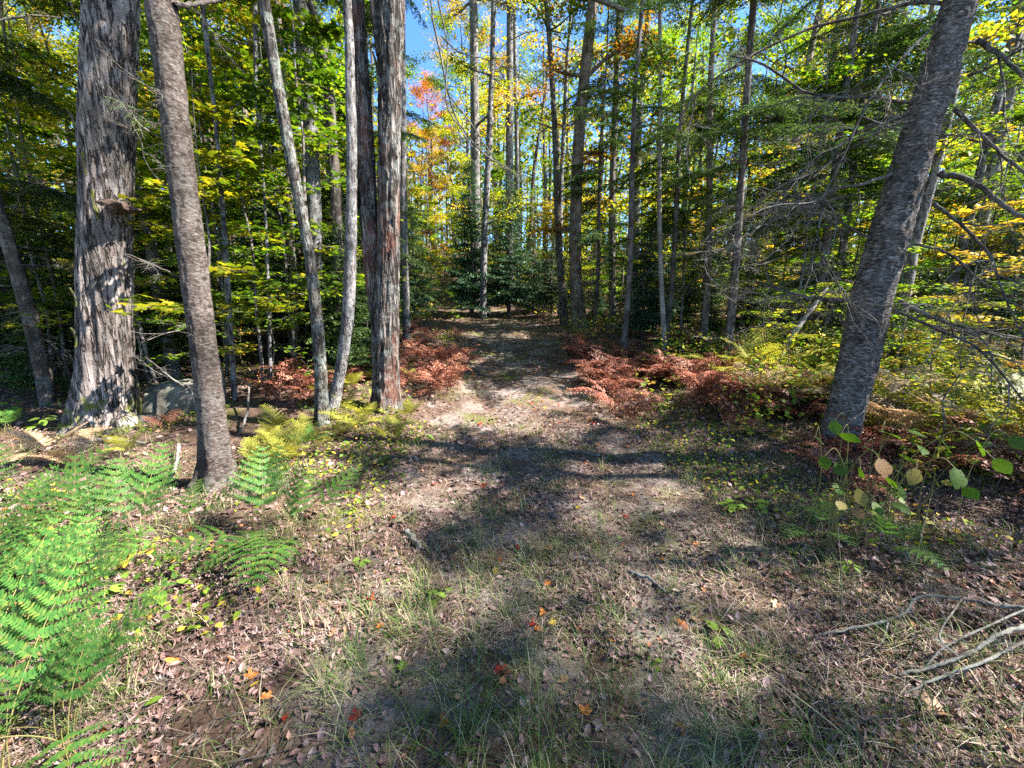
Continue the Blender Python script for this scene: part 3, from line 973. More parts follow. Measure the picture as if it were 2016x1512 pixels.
# 7 the forked shaggy tree: one base, two stems
t_tw, P7, r7, b7 = key_tree("forked_tree", [(759, 803, 52), (760, 740, 47), (760, 640, 52), (764, 500, 44), (766, 300, 42), (768, 120, 46), (770, 0, 50)],
    "forked tree with shaggy reddish grey bark and two stems left of the path", "tree", M_twin, top=15, sides=72, n=30,
    disp=lambda b: d_furrow(b, .018, 13, 1.8, .2, 4, 0, 8), crown=(7.5, 12, 3.2, 14000, .115), crownmat=M_leaf_ygreen, seed=5)
Ps, rs = px_path([(750, 650, 30), (738, 560, 36), (728, 450, 36), (718, 300, 38), (706, 150, 40), (696, 0, 40)], b7[1] + .05)
Ps, rs = extend(Ps, rs, 13.0, .03, 6)
mbx = MB(); C = crom(np.column_stack([Ps, rs]), 26)
dd = d_furrow(b7, .016, 13, 1.8, 0, 4, 0, 9)
mbx.add(*tube(C[:, :3] - b7, C[:, 3], 60, lambda a, rr, t, Q: dd(a, rr, t, Q + b7)))
put("trunk", mbx.mesh("trunk", M_twin), t_tw)
add_strips(t_tw, P7, r7, b7, np.linspace(.5, 5, 16), 5, None, .6)
add_strips(t_tw, Ps, rs, b7, np.linspace(2.0, 5, 16), 6, None, .65)
Pk, rk = px_path([(738, 0, 22), (740, 40, 18), (748, 110, 16)], b7[1] - .05)
mbx = MB(); mbx.add(*tube(crom(Pk, 6) - b7, np.interp(np.linspace(0, 1, 13), [0, .5, 1], rk), 8)); put("branch", mbx.mesh("branch", M_twin), t_tw)
t_kn, P8, r8, b8 = key_tree("maple_tree", [(672, 745, 18), (668, 560, 18), (662, 400, 20), (652, 250, 21), (642, 130, 28), (637, 95, 18), (622, 40, 15), (608, 0, 13)],
    "dark knobbly stem with a bulge near the top, bending left", "tree", M_dark, top=12, sides=24, n=12,
    disp=lambda b: d_furrow(b, .012, 12, 3, .15, 4, 0, 12), crown=(8, 8, 2.0, 4000, .11), seed=7)
# 9 grey trunk behind
key_tree("maple_tree", [(628, 690, 26), (622, 520, 27), (616, 350, 29), (606, 180, 30), (592, 0, 32)],
    "broad grey trunk half hidden behind the slender curved maple", "tree", M_pale, Y=9.0, top=19, sides=30, n=10,
    disp=lambda b: d_furrow(b, .012, 10, 1.6, .2, 4, 0, 13), crown=(9, 12, 3.2, 9000, .12), seed=8)
key_tree("poplar_tree", [(800, 650, 17), (796, 500, 15), (793, 300, 15), (790, 0, 14)],
    "pale straight trunk showing just right of the forked tree's stems", "tree", M_pale, Y=10.5, top=18, sides=20, n=8,
    crown=(11, 9, 2.4, 5000, .115), seed=9)
# far left stems
key_tree("maple_tree", [(345, 742, 30), (328, 660, 28), (310, 560, 28), (294, 470, 26), (275, 380, 24), (240, 200, 22)],
    "leaning trunk with white patched bark between the big maple and the speckled fir", "tree", M_birch, top=11, sides=26, n=12,
    disp=lambda b: d_birch(b, .006, .2, 4, 14), crown=(6, 8, 2.2, 5000, .11), seed=10)
key_tree("maple_tree", [(42, 722, 34), (30, 640, 32), (12, 520, 32), (-10, 400, 30)],
    "dark leaning trunk at the far left edge behind the big maple", "tree", M_dark, top=13, sides=22, n=10,
    disp=lambda b: d_furrow(b, .012, 9, 2, .2, 4, 0, 15), crown=(6, 9, 2.4, 6000, .115), crownmat=M_leaf_ygreen, seed=11)
key_tree("maple_tree", [(138, 690, 11), (118, 600, 11), (98, 520, 10), (70, 400, 9), (40, 250, 8)],
    "thin dark leaning pole left of the big maple", "tree", M_dark, top=9, sides=12, n=8, crown=(4, 9, 1.8, 4000, .11), crownmat=M_leaf_ygreen, seed=12)
key_tree("maple_tree", [(462, 788, 12), (456, 690, 12), (448, 560, 13), (440, 440, 11), (425, 250, 9)],
    "thin pale dead pole right of the speckled fir", "tree", M_pale, top=7, sides=12, n=8, crown=(3.2, 9, 1.5, 2500, .10), seed=13)
key_tree("maple_tree", [(468, 700, 9), (455, 600, 10), (436, 480, 10), (420, 350, 8), (400, 200, 7)],
    "thin brown pole close behind the pale dead pole", "tree", M_brown, top=7, sides=12, n=8, crown=(3.2, 9, 1.5, 2500, .10), crownmat=M_leaf_ygreen, seed=14)
key_tree("maple_tree", [(582, 712, 17), (580, 600, 16), (574, 480, 14), (566, 300, 12), (556, 100, 10)],
    "brown trunk in the shade left of the slender curved maple", "tree", M_brown, top=11, sides=14, n=8, crown=(4, 10, 2.0, 5000, .11), seed=15)
key_tree("maple_tree", [(533, 760, 7), (530, 640, 7), (527, 540, 7), (520, 380, 6)],
    "thin whitish pole in the shaded hollow between fir and curved maple", "tree", M_pale, top=6, sides=10, n=6, crown=(3, 7, 1.3, 1800, .10), seed=16)
# centre group
CENTRE = [
    ([(951, 628, 13), (952, 540, 13), (955, 440, 13), (962, 300, 12), (968, 150, 10), (972, 0, 9)], "pale curved trunk in front of the dark spruces at the bend", M_pale, None, M_leaf_ygreen, 17),
    ([(939, 610, 19), (937, 420, 18), (935, 250, 17), (932, 0, 16)], "straight grey trunk rising behind the left dark spruce", M_grey, 19.0, M_leaf_yellow, 18),
    ([(1003, 600, 16), (1003, 400, 15), (1003, 200, 14), (1004, 0, 12)], "straight pale trunk rising behind the right dark spruce", M_pale, 20.0, M_leaf_ygreen, 19),
    ([(1021, 600, 9), (1019, 400, 8), (1016, 200, 8), (1012, 0, 7)], "thin pale pole right of the straight pale trunk behind the spruces", M_pale, 21.0, M_leaf_amber, 20),
    ([(1142, 648, 31), (1134, 560, 25), (1133, 450, 24), (1138, 300, 23), (1151, 150, 22), (1168, 0, 21)], "dark brown trunk with amber leaves at the right of the path's bend", M_brown, None, M_leaf_amber, 21),
    ([(1112, 640, 15), (1106, 560, 14), (1098, 430, 13), (1092, 250, 11), (1080, 60, 9), (1074, 0, 8)], "dark thin trunk close left of the brown trunk by the bend", M_dark, None, M_leaf_green, 22),
    ([(1105, 560, 9), (1104, 400, 8), (1110, 250, 8), (1118, 100, 7)], "thin pale pole between the dark and the brown trunk", M_pale, 15.0, M_leaf_yellow, 23),
    ([(1207, 630, 14), (1205, 400, 13), (1212, 200, 12), (1220, 0, 11)], "grey pole right of the brown trunk by the bend", M_grey, 14.0, M_leaf_yellow, 24),
    ([(1250, 620, 15), (1252, 450, 14), (1258, 250, 13), (1272, 80, 12), (1280, 0, 12)], "grey forest trunk with a slight rightward lean right of the path", M_grey, 13.0, M_leaf_green, 25),
    ([(1310, 702, 9), (1304, 600, 9), (1300, 500, 9), (1298, 380, 8), (1300, 200, 7)], "thin bleached pole among the rusty ferns right of the path", M_dead, None, M_leaf_green, 26),
    ([(1384, 690, 15), (1392, 560, 14), (1396, 400, 13), (1398, 200, 12), (1408, 0, 11)], "brown pole left of the dark hemlock", M_brown, None, M_leaf_ygreen, 27),
    ([(1770, 640, 30), (1785, 560, 28), (1800, 480, 26), (1850, 300, 22)], "pale trunk peeping out right behind the leaning birch", M_pale, 7.5, M_leaf_ygreen, 28),
]
for ctrl, lab, mt, Yd, cm_, sd in CENTRE:
    H0 = 17 if ctrl[0][2] > 11 else 13
    big = sd in (17, 18, 19, 21, 24, 25)
    key_tree("aspen_tree" if mt is M_pale else "maple_tree", ctrl, lab, "tree", mt, Y=Yd, top=H0, sides=18, n=8,
             disp=(lambda b, s=sd: d_furrow(b, .008, 9, 1.8, .22, 4, 0, s)), crown=(5.5 if sd in (21, 23, 24) else 8.5, 11, 2.3, 5500 if big else 3500, .105, 4), crownmat=cm_, seed=sd)

# hemlock right of the path
t_h, Ph, rh, bh = key_tree("hemlock_tree", [(1432, 738, 20), (1438, 640, 17), (1448, 520, 16), (1462, 320, 15), (1472, 160, 14), (1484, 0, 13)],
    "dark hemlock with bare dead lower limbs and a bleached foot right of the path", "tree", M_dark, top=11, sides=18, n=10,
    disp=lambda b: d_furrow(b, .006, 14, 3, .25, 4, 0, 31), seed=31)
g = np.random.default_rng(31)
for k in range(22):
    z = g.uniform(2.9, 7.5); i = np.clip(np.searchsorted(Ph[:, 2] - bh[2], z), 0, len(Ph) - 1)
    w = np.clip((z - (Ph[i - 1, 2] - bh[2])) / (Ph[i, 2] - Ph[i - 1, 2] + 1e-6), 0, 1) if i else 0
    c = (Ph[i - 1] * (1 - w) + Ph[i] * w) - bh if i else Ph[0] - bh
    put("bough", BOUGH[k % 4], t_h, tuple(c), (g.uniform(-.25, .15), 0, k * 2.4 + g.uniform(-.3, .3)), g.uniform(.75, 1.25) * (1.15 - .05 * z))
for k in range(38):
    z = g.uniform(.5, 4.0); i = np.clip(np.searchsorted(Ph[:, 2] - bh[2], z), 1, len(Ph) - 1)
    w = (z - (Ph[i - 1, 2] - bh[2])) / (Ph[i, 2] - Ph[i - 1, 2] + 1e-6); c = (Ph[i - 1] * (1 - w) + Ph[i] * w) - bh
    put("dead_branch", (DEAD + DEADW + DEADW)[k % 11], t_h, tuple(c), (g.uniform(-.35, .25), 0, k * 2.4 + g.uniform(-.3, .3)), g.uniform(.6, 1.15))

# leaning birch at the right
t_b, Pb, rb, bb = key_tree("birch_tree", [(1640, 905, 80), (1662, 820, 76), (1692, 700, 84), (1712, 600, 88), (1746, 480, 88), (1786, 340, 85), (1836, 180, 82), (1890, 0, 80)],
    "big leaning birch with dark peeling bark and many bare branches at the right", "tree", M_birch, top=13, sides=110, n=34,
    disp=lambda b: d_birch(b, .010, .45, 4, 6), crown=(8.5, 8, 2.6, 2600, .115), crownmat=M_leaf_ygreen, seed=32)
for k, (c, dy, tw) in enumerate([
    ([(1925, 80, 16), (1970, 110, 12), (2016, 150, 10), (2100, 210, 6)], -.5, 3),
    ([(1905, 150, 8), (1950, 132, 7), (2016, 95, 6), (2090, 60, 4)], -.3, 3),
    ([(1880, 215, 12), (1950, 285, 10), (2016, 340, 9), (2100, 420, 6)], -.6, 4),
    ([(1850, 340, 19), (1920, 362, 15), (1985, 412, 13), (2040, 440, 11), (2120, 480, 7)], -.6, 5),
    ([(1838, 400, 10), (1890, 440, 9), (1945, 500, 7), (1980, 590, 5), (2030, 700, 3)], -.8, 5),
    ([(1800, 480, 8), (1870, 500, 7), (1940, 560, 6), (2030, 600, 4)], -.4, 4),
    ([(1770, 592, 12), (1830, 622, 10), (1900, 645, 9), (2016, 668, 7), (2100, 690, 4)], -.6, 5),
    ([(1760, 610, 9), (1850, 650, 8), (1930, 690, 7), (2016, 790, 5)], -1.0, 5),
    ([(1806, 205, 8), (1720, 192, 8), (1640, 190, 7), (1580, 178, 6), (1500, 125, 5), (1440, 110, 3)], .5, 6),
    ([(1792, 222, 9), (1750, 238, 8), (1712, 272, 7), (1660, 300, 4), (1600, 350, 3)], -.5, 5),
    ([(1760, 342, 10), (1700, 362, 8), (1628, 378, 7), (1616, 430, 5), (1590, 540, 3)], -.5, 5),
    ([(1850, 40, 8), (1790, 100, 8), (1730, 170, 7), (1695, 230, 6), (1650, 330, 4), (1580, 460, 2)], -.6, 5),
    ([(1706, 586, 9), (1650, 590, 8), (1590, 585, 7), (1540, 570, 5), (1485, 553, 3)], .2, 4),
    ([(1715, 470, 6), (1660, 440, 5), (1600, 400, 4), (1500, 370, 3)], .4, 4),
    ([(1890, 10, 12), (1800, 5, 10), (1700, 30, 8), (1560, 70, 6), (1400, 160, 4), (1330, 240, 3)], .8, 6),
]):
    add_branch(t_b, bb, c, bb[1], M_dark, dy, tw, 60 + k)

# second hemlock, its trunk just outside the frame; its boughs hang in at the upper right
def free_hemlock(x, y, label, n, zlo, zhi, seed, scl=(1.0, 1.6), ht=12, group=None, azc=None, dead=0):
    b = np.array([x, y, float(H(x, y))])
    t = thing("hemlock_tree", b, label, "tree", group)
    z = np.linspace(-.15, ht, 16)
    mb = MB(); mb.add(*tube(np.column_stack([.05 * np.sin(z), .05 * np.cos(z * .8), z]), np.linspace(.065 if seed in (43, 45, 49) else .09, .01, 16), 12, d_furrow(np.zeros(3), .008, 12, 2, .2, 4, 0, seed)))
    put("trunk", mb.mesh("trunk", M_dark), t)
    g = np.random.default_rng(seed)
    for k in range(n):
        a = g.uniform(0, 2 * PI) if azc is None else azc + g.uniform(-.9, .9)
        zz = zlo + (zhi - zlo) * (k + g.random()) / n
        put("bough", BOUGH[k % 4], t, (0, 0, zz), (g.uniform(-.22, .12), g.uniform(-.15, .15), a), g.uniform(*scl) * (1.1 - .3 * (zz / ht)))
    for k in range(dead):
        put("dead_branch", DEAD[k % 5], t, (0, 0, g.uniform(.5, zlo + .5)), (g.uniform(-.3, .2), 0, g.uniform(0, 2 * PI)), g.uniform(.6, 1.1))
    return t, b


free_hemlock(5.6, 3.0, "hemlock outside the frame whose dark boughs hang in at the upper right corner", 4, 4.4, 6.5, 41, (1.1, 1.6), 12, None, PI / 2 - .4, 10)
free_hemlock(6.3, 8.4, "tall hemlock with dense dark boughs behind the leaning birch", 22, 2.6, 6, 42, (1.1, 1.7), 12, None, None, 14)
free_hemlock(3.6, 9.3, "hemlock of open feathery boughs between the dark hemlock and the birch", 12, 2.4, 5.5, 43, (1.0, 1.5), 12, None, None, 18)
free_hemlock(7.6, 9.6, "hemlock deeper in the wood at the right behind the birch branches", 32, 1.6, 8, 44, (1.1, 1.6), 12, None, None, 10)
free_hemlock(2.6, 12.6, "young hemlock behind the bleached poles right of the bend", 34, 1.8, 9, 45, (.9, 1.3), 10, None, None, 12)
free_hemlock(-6.8, 5.6, "hemlock at the left edge whose thin boughs show behind the big maple", 28, 2.2, 10, 46, (1.0, 1.5), 11, None, None, 12)
free_hemlock(-5.2, 9.5, "dark hemlock in the shade behind the speckled fir", 44, 1.2, 10, 47, (1.0, 1.5), 11, None, None, 16)
free_hemlock(-3.4, 10.5, "dark hemlock in the shade behind the slender curved maple", 40, 1.2, 9, 48, (.9, 1.4), 10, None, None, 16)

# hemlock at the centre top: long bough hanging over the path
t_o, b_o = free_hemlock(2.3, 8.2, "slim hemlock right of the path reaching a long hanging branch over it", 6, 4.6, 8, 49, (.8, 1.2), 11, None, None, 6)
for k, (c, dy) in enumerate([
    ([(1230, 20, 9), (1050, -40, 8), (880, -30, 7), (850, 10, 5), (868, 110, 4.5), (884, 190, 4), (905, 245, 3.5), (950, 300, 3), (1000, 332, 2)], -1.6),
    ([(860, -10, 4), (880, 90, 3), (878, 200, 3), (905, 250, 2.5), (930, 290, 2)], 0),
    ([(868, 70, 3), (900, 100, 2.5), (935, 112, 2)], 0), ([(885, 190, 3), (925, 240, 2.5), (965, 300, 2), (990, 330, 1.5)], 0),
    ([(900, 250, 2), (915, 300, 1.6), (935, 320, 1.2)], 0)]):
    add_branch(t_o, b_o, c, 8.2 if dy else 6.6, M_twig, dy, 2, 90 + k, 5, tscale=(.12, .3))
for (px, py, Yd, rz, s, rx) in [(960, 315, 6.6, -1.9, .55, -.3), (985, 330, 6.5, -1.3, .6, -.2), (1000, 336, 6.5, -2.4, .5, -.4), (985, 130, 6.8, -1.5, .6, -.15),
                           (940, 112, 6.7, -1.2, .75, -.1), (1010, 150, 6.9, -1.7, .6, -.3), (940, 290, 6.6, -2.1, .45, -.4), (870, 0, 6.6, -1.6, .5, -.2),
                           (960, 0, 7, -1.5, .8, -.2), (1060, 60, 7.5, 1.5, .9, -.2), (1120, 120, 7.8, 1.3, .9, -.2)]:
    put("bough", (BOUGH_THIN + BOUGH)[int(px) % 5], t_o, tuple(at(px, py, Yd) - b_o), (rx, 0, rz), s)

# dark spruces at the bend and beyond
def spruce(x, y, k, label, s=1.0, rz=0.0, group=None):
    t = thing("spruce_tree", (x, y, float(H(x, y))), label, "tree", group, rz, s)
    put("trunk", SPRUCE[k][0], t); put("crown", SPRUCE[k][1], t)
    return t


for (px, Yd, k, s, lab) in [
    (930, 16.6, 0, .98, "dark spruce at the path's bend, the left one of the close pair"),
    (1002, 17.0, 1, 1.12, "dark spruce at the path's bend, the right one of the close pair"),
    (1050, 17.6, 2, .95, "small spruce at the foot of the dark thin trunk by the bend"),
    (818, 15.5, 1, .85, "dark spruce close right behind the forked tree"),
    (706, 13.0, 1, 1.1, "dark spruce hidden behind the pale slender stem"),
    (1085, 16.0, 2, .9, "short spruce left of the brown trunk by the bend"),
    (520, 10.5, 1, .95, "dark spruce in the hollow behind the curved maple"),
    (300, 9.5, 1, .9, "dark spruce behind the leaning white patched trunk"),
    (90, 9.5, 1, 1.0, "dark spruce in the shade at the far left"),
    (1290, 12.5, 2, 1.0, "small spruce among the poles right of the bend")]:
    p = at(px, 600, Yd); spruce(p[0], Yd, k, lab, s, px)

# ------------------------------------------------------------------ woods on both sides
taken = [(o.location.x, o.location.y) for o in col.objects if o.parent is None and o.get("category") == "tree"]
def place(az):
    return ("at the left edge beyond the big maple" if az < -40 else "between the big maple and speckled fir" if az < -33 else "behind the curved slender maple" if az < -24
            else "behind the forked tree" if az < -14 else "behind the spruces at the bend" if az < 3 else "right of the bend's brown trunk" if az < 16
            else "behind the rusty ferns on the right" if az < 30 else "behind the dead leaning trunk" if az < 38 else "behind the leaning birch" if az < 46 else "at the right edge beyond the birch")


COLN = [("green leaved", M_leaf_green), ("yellow-green leaved", M_leaf_ygreen), ("yellow leaved", M_leaf_yellow), ("amber leaved", M_leaf_amber)]
g = np.random.default_rng(77)
cnt = 0; tries = 0
while cnt < 74 and tries < 6000:
    tries += 1
    az = g.uniform(-66, 66); d = 8.5 + 31 * g.random() ** .85
    x, y = d * math.sin(R(az)), d * math.cos(R(az))
    if y < 4 or abs(x - trail_x(y)) < 2.6 + .03 * d: continue
    if -16.5 < az < -7.5 and d < 60: continue
    if -3 < x < 13 and 14 < y < 26 and g.random() < .5: continue
    if az > 6 and g.random() < .3: continue                      # the gap of blue sky over the trail
    if x > 3 and (4.0 < y < 8.0 or (y < 12 and g.random() < .6)): continue
    if any((x - a) ** 2 + (y - b) ** 2 < (1.6 + .02 * d) ** 2 for a, b in taken): continue
    taken.append((x, y)); cnt += 1
    k = int(g.integers(0, 7))
    if d < 19 and k in (0, 1, 3, 6): k = (2, 4, 5, 4)[k % 4]
    if -9 < az < 14 and d < 21: continue
    if x > 3 and y < 17: k = 7
    w = [.62, .29, .08, .01] if az > 12 else [.48, .40, .11, .01] if az < -10 else [.36, .36, .18, .10]
    ci = int(g.choice(4, p=w))
    dep = "close" if d < 15 else "midway" if d < 25 else "deep"
    lab = f"{COLN[ci][0]} tree {dep} in the wood {place(az)}"
    t = thing("maple_tree", (x, y, float(H(x, y))), lab, "tree", f"{COLN[ci][0]} trees {dep} in the wood {place(az)}", g.uniform(0, 6.28), g.uniform(.85, 1.15))
    t.rotation_euler = (g.normal(0, .035), g.normal(0, .035), g.uniform(0, 6.28))
    put("trunk", TREES[k][0], t, mat=[M_grey, M_brown, M_brown, M_grey, M_dark, M_pale][int(g.integers(0, 6))])
    put("crown", TREES[k][1], t, mat=COLN[ci][1])

# the orange maple and the yellow one below it, seen through the gap
for (px, py, Yd, k, s, cm_, lab) in [
    (846, 170, 33, 0, .80, M_leaf_orange, "orange-red maple glowing on the slope beyond the path's bend"),
    (885, 262, 36, 0, .72, M_leaf_ygreen, "yellow-green maple behind the orange-red one on the slope"),
    (838, 275, 27, 4, .78, M_leaf_yellow, "bright yellow maple below the orange-red one on the slope"),
    (815, 380, 24, 4, .70, M_leaf_ygreen, "low yellow-green maple on the slope left of the spruces"),
    (905, 330, 30, 4, .9, M_leaf_ygreen, "yellow-green maple behind the left spruce on the slope"),
    (818, 190, 34, 4, .8, M_leaf_orange, "orange maple right beside the forked tree's right stem, on the slope"),
    (870, 215, 38, 5, .8, M_leaf_amber, "amber maple among the orange ones on the slope"),
    (858, 400, 28, 4, .6, M_leaf_ygreen, "low sunlit yellow-green tree in the gap left of the spruces"),
    (880, 440, 31, 2, .5, M_leaf_yellow, "small yellow tree in the gap left of the spruces"),
    (790, 330, 32, 5, .75, M_leaf_ygreen, "yellow-green maple on the slope behind the forked tree")]:
    top = at(px, py, Yd); gz = float(H(top[0], Yd))
    hh = (17, 19, 14, 20, 12, 16, 18)[k]
    t = thing("maple_tree", (top[0], Yd, gz), lab, "tree", None, px, (top[2] - gz) / (hh * 1.0))
    put("trunk", TREES[k][0], t); put("crown", TREES[k][1], t, mat=cm_)

# canopy trees beside and behind the camera (added, mostly unseen, to throw the dappled shade)
for (x, y, k, s, ci) in [(13, -.5, 7, .95, 0), (16, -3.4, 1, 1, 1), (12.5, 2.8, 7, .85, 0), (10.5, .7, 7, .8, 0), (15.5, 1.4, 7, 1.1, 1), (11, 9.8, 6, 1, 0), (-8, 1.5, 1, 1, 1), (-3.2, -1.6, 0, 1, 0), (-5.5, .3, 3, .9, 1), (-.8, -5.0, 1, .9, 0)]:
    t = thing("maple_tree", (x, y, float(H(x, y))), "tall canopy maple added for its shade beside the path near the camera", "tree", "canopy maples added for shade around the camera", x * 7 + y, s)
    put("trunk", TREES[k][0], t); put("crown", TREES[k][1], t, mat=COLN[ci][1])

# ------------------------------------------------------------------ understorey saplings
g = np.random.default_rng(88)
cnt = 0; tries = 0; sap = []
while cnt < 235 and tries < 12000:
    tries += 1
    az = g.uniform(-64, 64); d = 6.0 + 22 * g.random() ** 1.25
    x, y = d * math.sin(R(az)), d * math.cos(R(az))
    dt = abs(x - trail_x(y))
    if y < 3.0 or dt < 3.1: continue
    if az > 18 and d < 7.5: continue
    if az < -38 and d < 8.5: continue
    low = x > 1.5 and 4.3 < y < 8.0
    if 1.5 < x < 9 and 8 < y < 13 and g.random() < .15: continue
    if any((x - a) ** 2 + (y - b) ** 2 < .8 for a, b in sap): continue
    sap.append((x, y)); cnt += 1
    k = int(g.choice([0, 1, 2, 3, 4, 5], p=[.22, .2, .2, .1, .2, .08]))
    if low: k = (3, 5, 3)[k % 3]
    ci = int(g.choice(3, p=[.62, .32, .06]))
    dep = "near" if d < 10 else "mid distance" if d < 17 else "distant"
    sz = ("tall", "medium", "very tall", "low", "small leaved", "knee high")[k]
    t = thing("maple_sapling", (x, y, float(H(x, y))), f"{dep} {sz} {COLN[ci][0]} sapling {place(az)}", "sapling",
              f"{dep} {sz} {COLN[ci][0]} saplings {place(az)}", g.uniform(0, 6.28), g.uniform(.8, 1.2) * (1 + max(0, d - 12) * .02))
    put("trunk", SAPL[k][0], t); put("crown", SAPL[k][1], t, mat=COLN[ci][1])
for (px, py, Yd, k, s, cm_, lab) in [
    (520, 770, 6.6, 2, .95, M_leaf_ygreen, "maple sapling with big lit leaves right of the speckled fir"),
    (300, 770, 6.9, 0, .95, M_leaf_green, "green maple sapling between the big maple and the speckled fir"),
    (110, 760, 7.0, 2, 1.0, M_leaf_ygreen, "sunlit yellow-green sapling behind the big maple's left side"),
    (-20, 780, 6.0, 0, 1.1, M_leaf_ygreen, "yellow-green sapling at the left edge of the view"),
    (450, 760, 7.6, 2, 1.1, M_leaf_green, "tall green maple sapling behind the speckled fir"),
    (590, 740, 8.2, 2, 1.1, M_leaf_green, "tall green maple sapling behind the slender curved maple"),
    (1290, 660, 11., 1, 1.0, M_leaf_green, "green sapling beside the thin bleached pole"),
    (1560, 680, 8.6, 1, .9, M_leaf_ygreen, "yellow-green sapling behind the leaning dead trunk"),
    (1880, 720, 6.5, 1, .85, M_leaf_yellow, "yellow sapling right behind the birch's bare branches"),
    (1990, 740, 5.9, 3, 1.0, M_leaf_yellow, "low yellow sapling at the right edge of the view")]:
    p = at(px, py, Yd)
    t = thing("maple_sapling", (p[0], Yd, float(H(p[0], Yd))), lab, "sapling", None, px, s)
    put("trunk", SAPL[k][0], t); put("crown", SAPL[k][1], t, mat=cm_)

# low yellow and green bushes on the sunny bank at the right edge
g = np.random.default_rng(92)
for k, (x, y, s, q, mt) in enumerate([(4.3, 4.2, .62, 3, M_leaf_yellow), (5.0, 4.6, .7, 3, M_leaf_ygreen), (4.7, 5.3, .75, 5, M_leaf_yellow), (5.8, 5.2, .8, 3, M_leaf_ygreen), (4.0, 5.6, .55, 3, M_leaf_ygreen),
                                      (6.4, 6.0, .8, 3, M_leaf_yellow), (5.2, 6.4, .7, 5, M_leaf_ygreen), (4.3, 6.9, .7, 3, M_leaf_green), (6.6, 7.2, .8, 3, M_leaf_ygreen), (3.9, 3.5, .9, 5, M_leaf_ygreen), (4.5, 3.3, .5, 3, M_leaf_amber)]):
    cn = {M_leaf_yellow.name: "yellow", M_leaf_ygreen.name: "yellow-green", M_leaf_green.name: "green", M_leaf_amber.name: "amber"}[mt.name]
    t = thing("bush_sapling", (x, y, float(H(x, y))), f"low {cn} leaved bushy sapling on the sunny bank right of the birch", "sapling", f"low {cn} bushes right of the birch", k * 1.7, s)
    put("trunk", SAPL[q][0], t); put("crown", SAPL[q][1], t, mat=mt)

# young firs filling the understorey between the trunks
cnt = 0; tries = 0; yf = []
while cnt < 46 and tries < 4000:
    tries += 1
    az = g.uniform(-62, 60); d = 7.5 + 10 * g.random()
    x, y = d * math.sin(R(az)), d * math.cos(R(az))
    if abs(x - trail_x(y)) < 3.0 or y < 5.5 or any((x - a) ** 2 + (y - b) ** 2 < 1.2 for a, b in yf): continue
    if az < -38 and d < 9: continue
    yf.append((x, y)); cnt += 1
    q = int(g.integers(0, 3)); hs = (6.2, 5.0, 3.4)[q]
    hh = g.uniform(1.2, 2.2) if (x > 1.5 and y < 8.2) else g.uniform(1.6, 4.2)
    t = thing("young_fir", (x, y, float(H(x, y))), f"{'knee high' if hh < 1.6 else 'small' if hh < 2.6 else 'taller'} young fir {place(az)}", "fir", f"{'knee high' if hh < 1.6 else 'small' if hh < 2.6 else 'taller'} young firs {place(az)}", g.uniform(0, 6.28), hh / hs)
    put("trunk", SPRUCE[q][0], t); put("crown", SPRUCE[q][1], t, mat=M_needle if cnt % 3 else M_spruce)

# ------------------------------------------------------------------ far woods as one mass
g = np.random.default_rng(99)
mb = MB()
for k in range(420):
    az = R(g.uniform(-75, 75)); d = 34 + 50 * g.random() ** 1.3
    gap = -.29 < az < -.13
    x, y = d * math.sin(az), d * math.cos(az); z = float(H(x, y)); h = g.uniform(11, 18)
    if gap: h = max(2.5, (math.tan(R(g.uniform(15, 22))) * d + 1.6 - z) )
    mb.add(*tube(np.array([[x, y, z - .3], [x + g.normal(0, .2), y, z + h * .5], [x + g.normal(0, .4), y, z + h]]), [.2, .14, .03], 5), 0)
    n = 300
    p = np.array([x, y, z]) + np.column_stack([g.normal(0, 1.7, n), g.normal(0, 1.7, n), h * g.uniform(.02, 1.05, n)])
    nz = np.tile([0, 0, 1.0], (n, 1)) + g.normal(0, .6, (n, 3))
    mb.add(*scatter(*KITE, p, basis(nz, g.uniform(0, 6.28, n)), g.uniform(.22, .5, n)), 1 + int(g.choice(4, p=[.52, .35, .10, .03] if not gap else [.25, .45, .2, .10])))
o = put("far_woods", mb.mesh("far_woods", [M_brown, M_leaf_green, M_leaf_ygreen, M_leaf_yellow, M_leaf_amber]))
tag(o, "far wood of green and yellow trees closing the view beyond the trunks", "woods", None, "stuff")

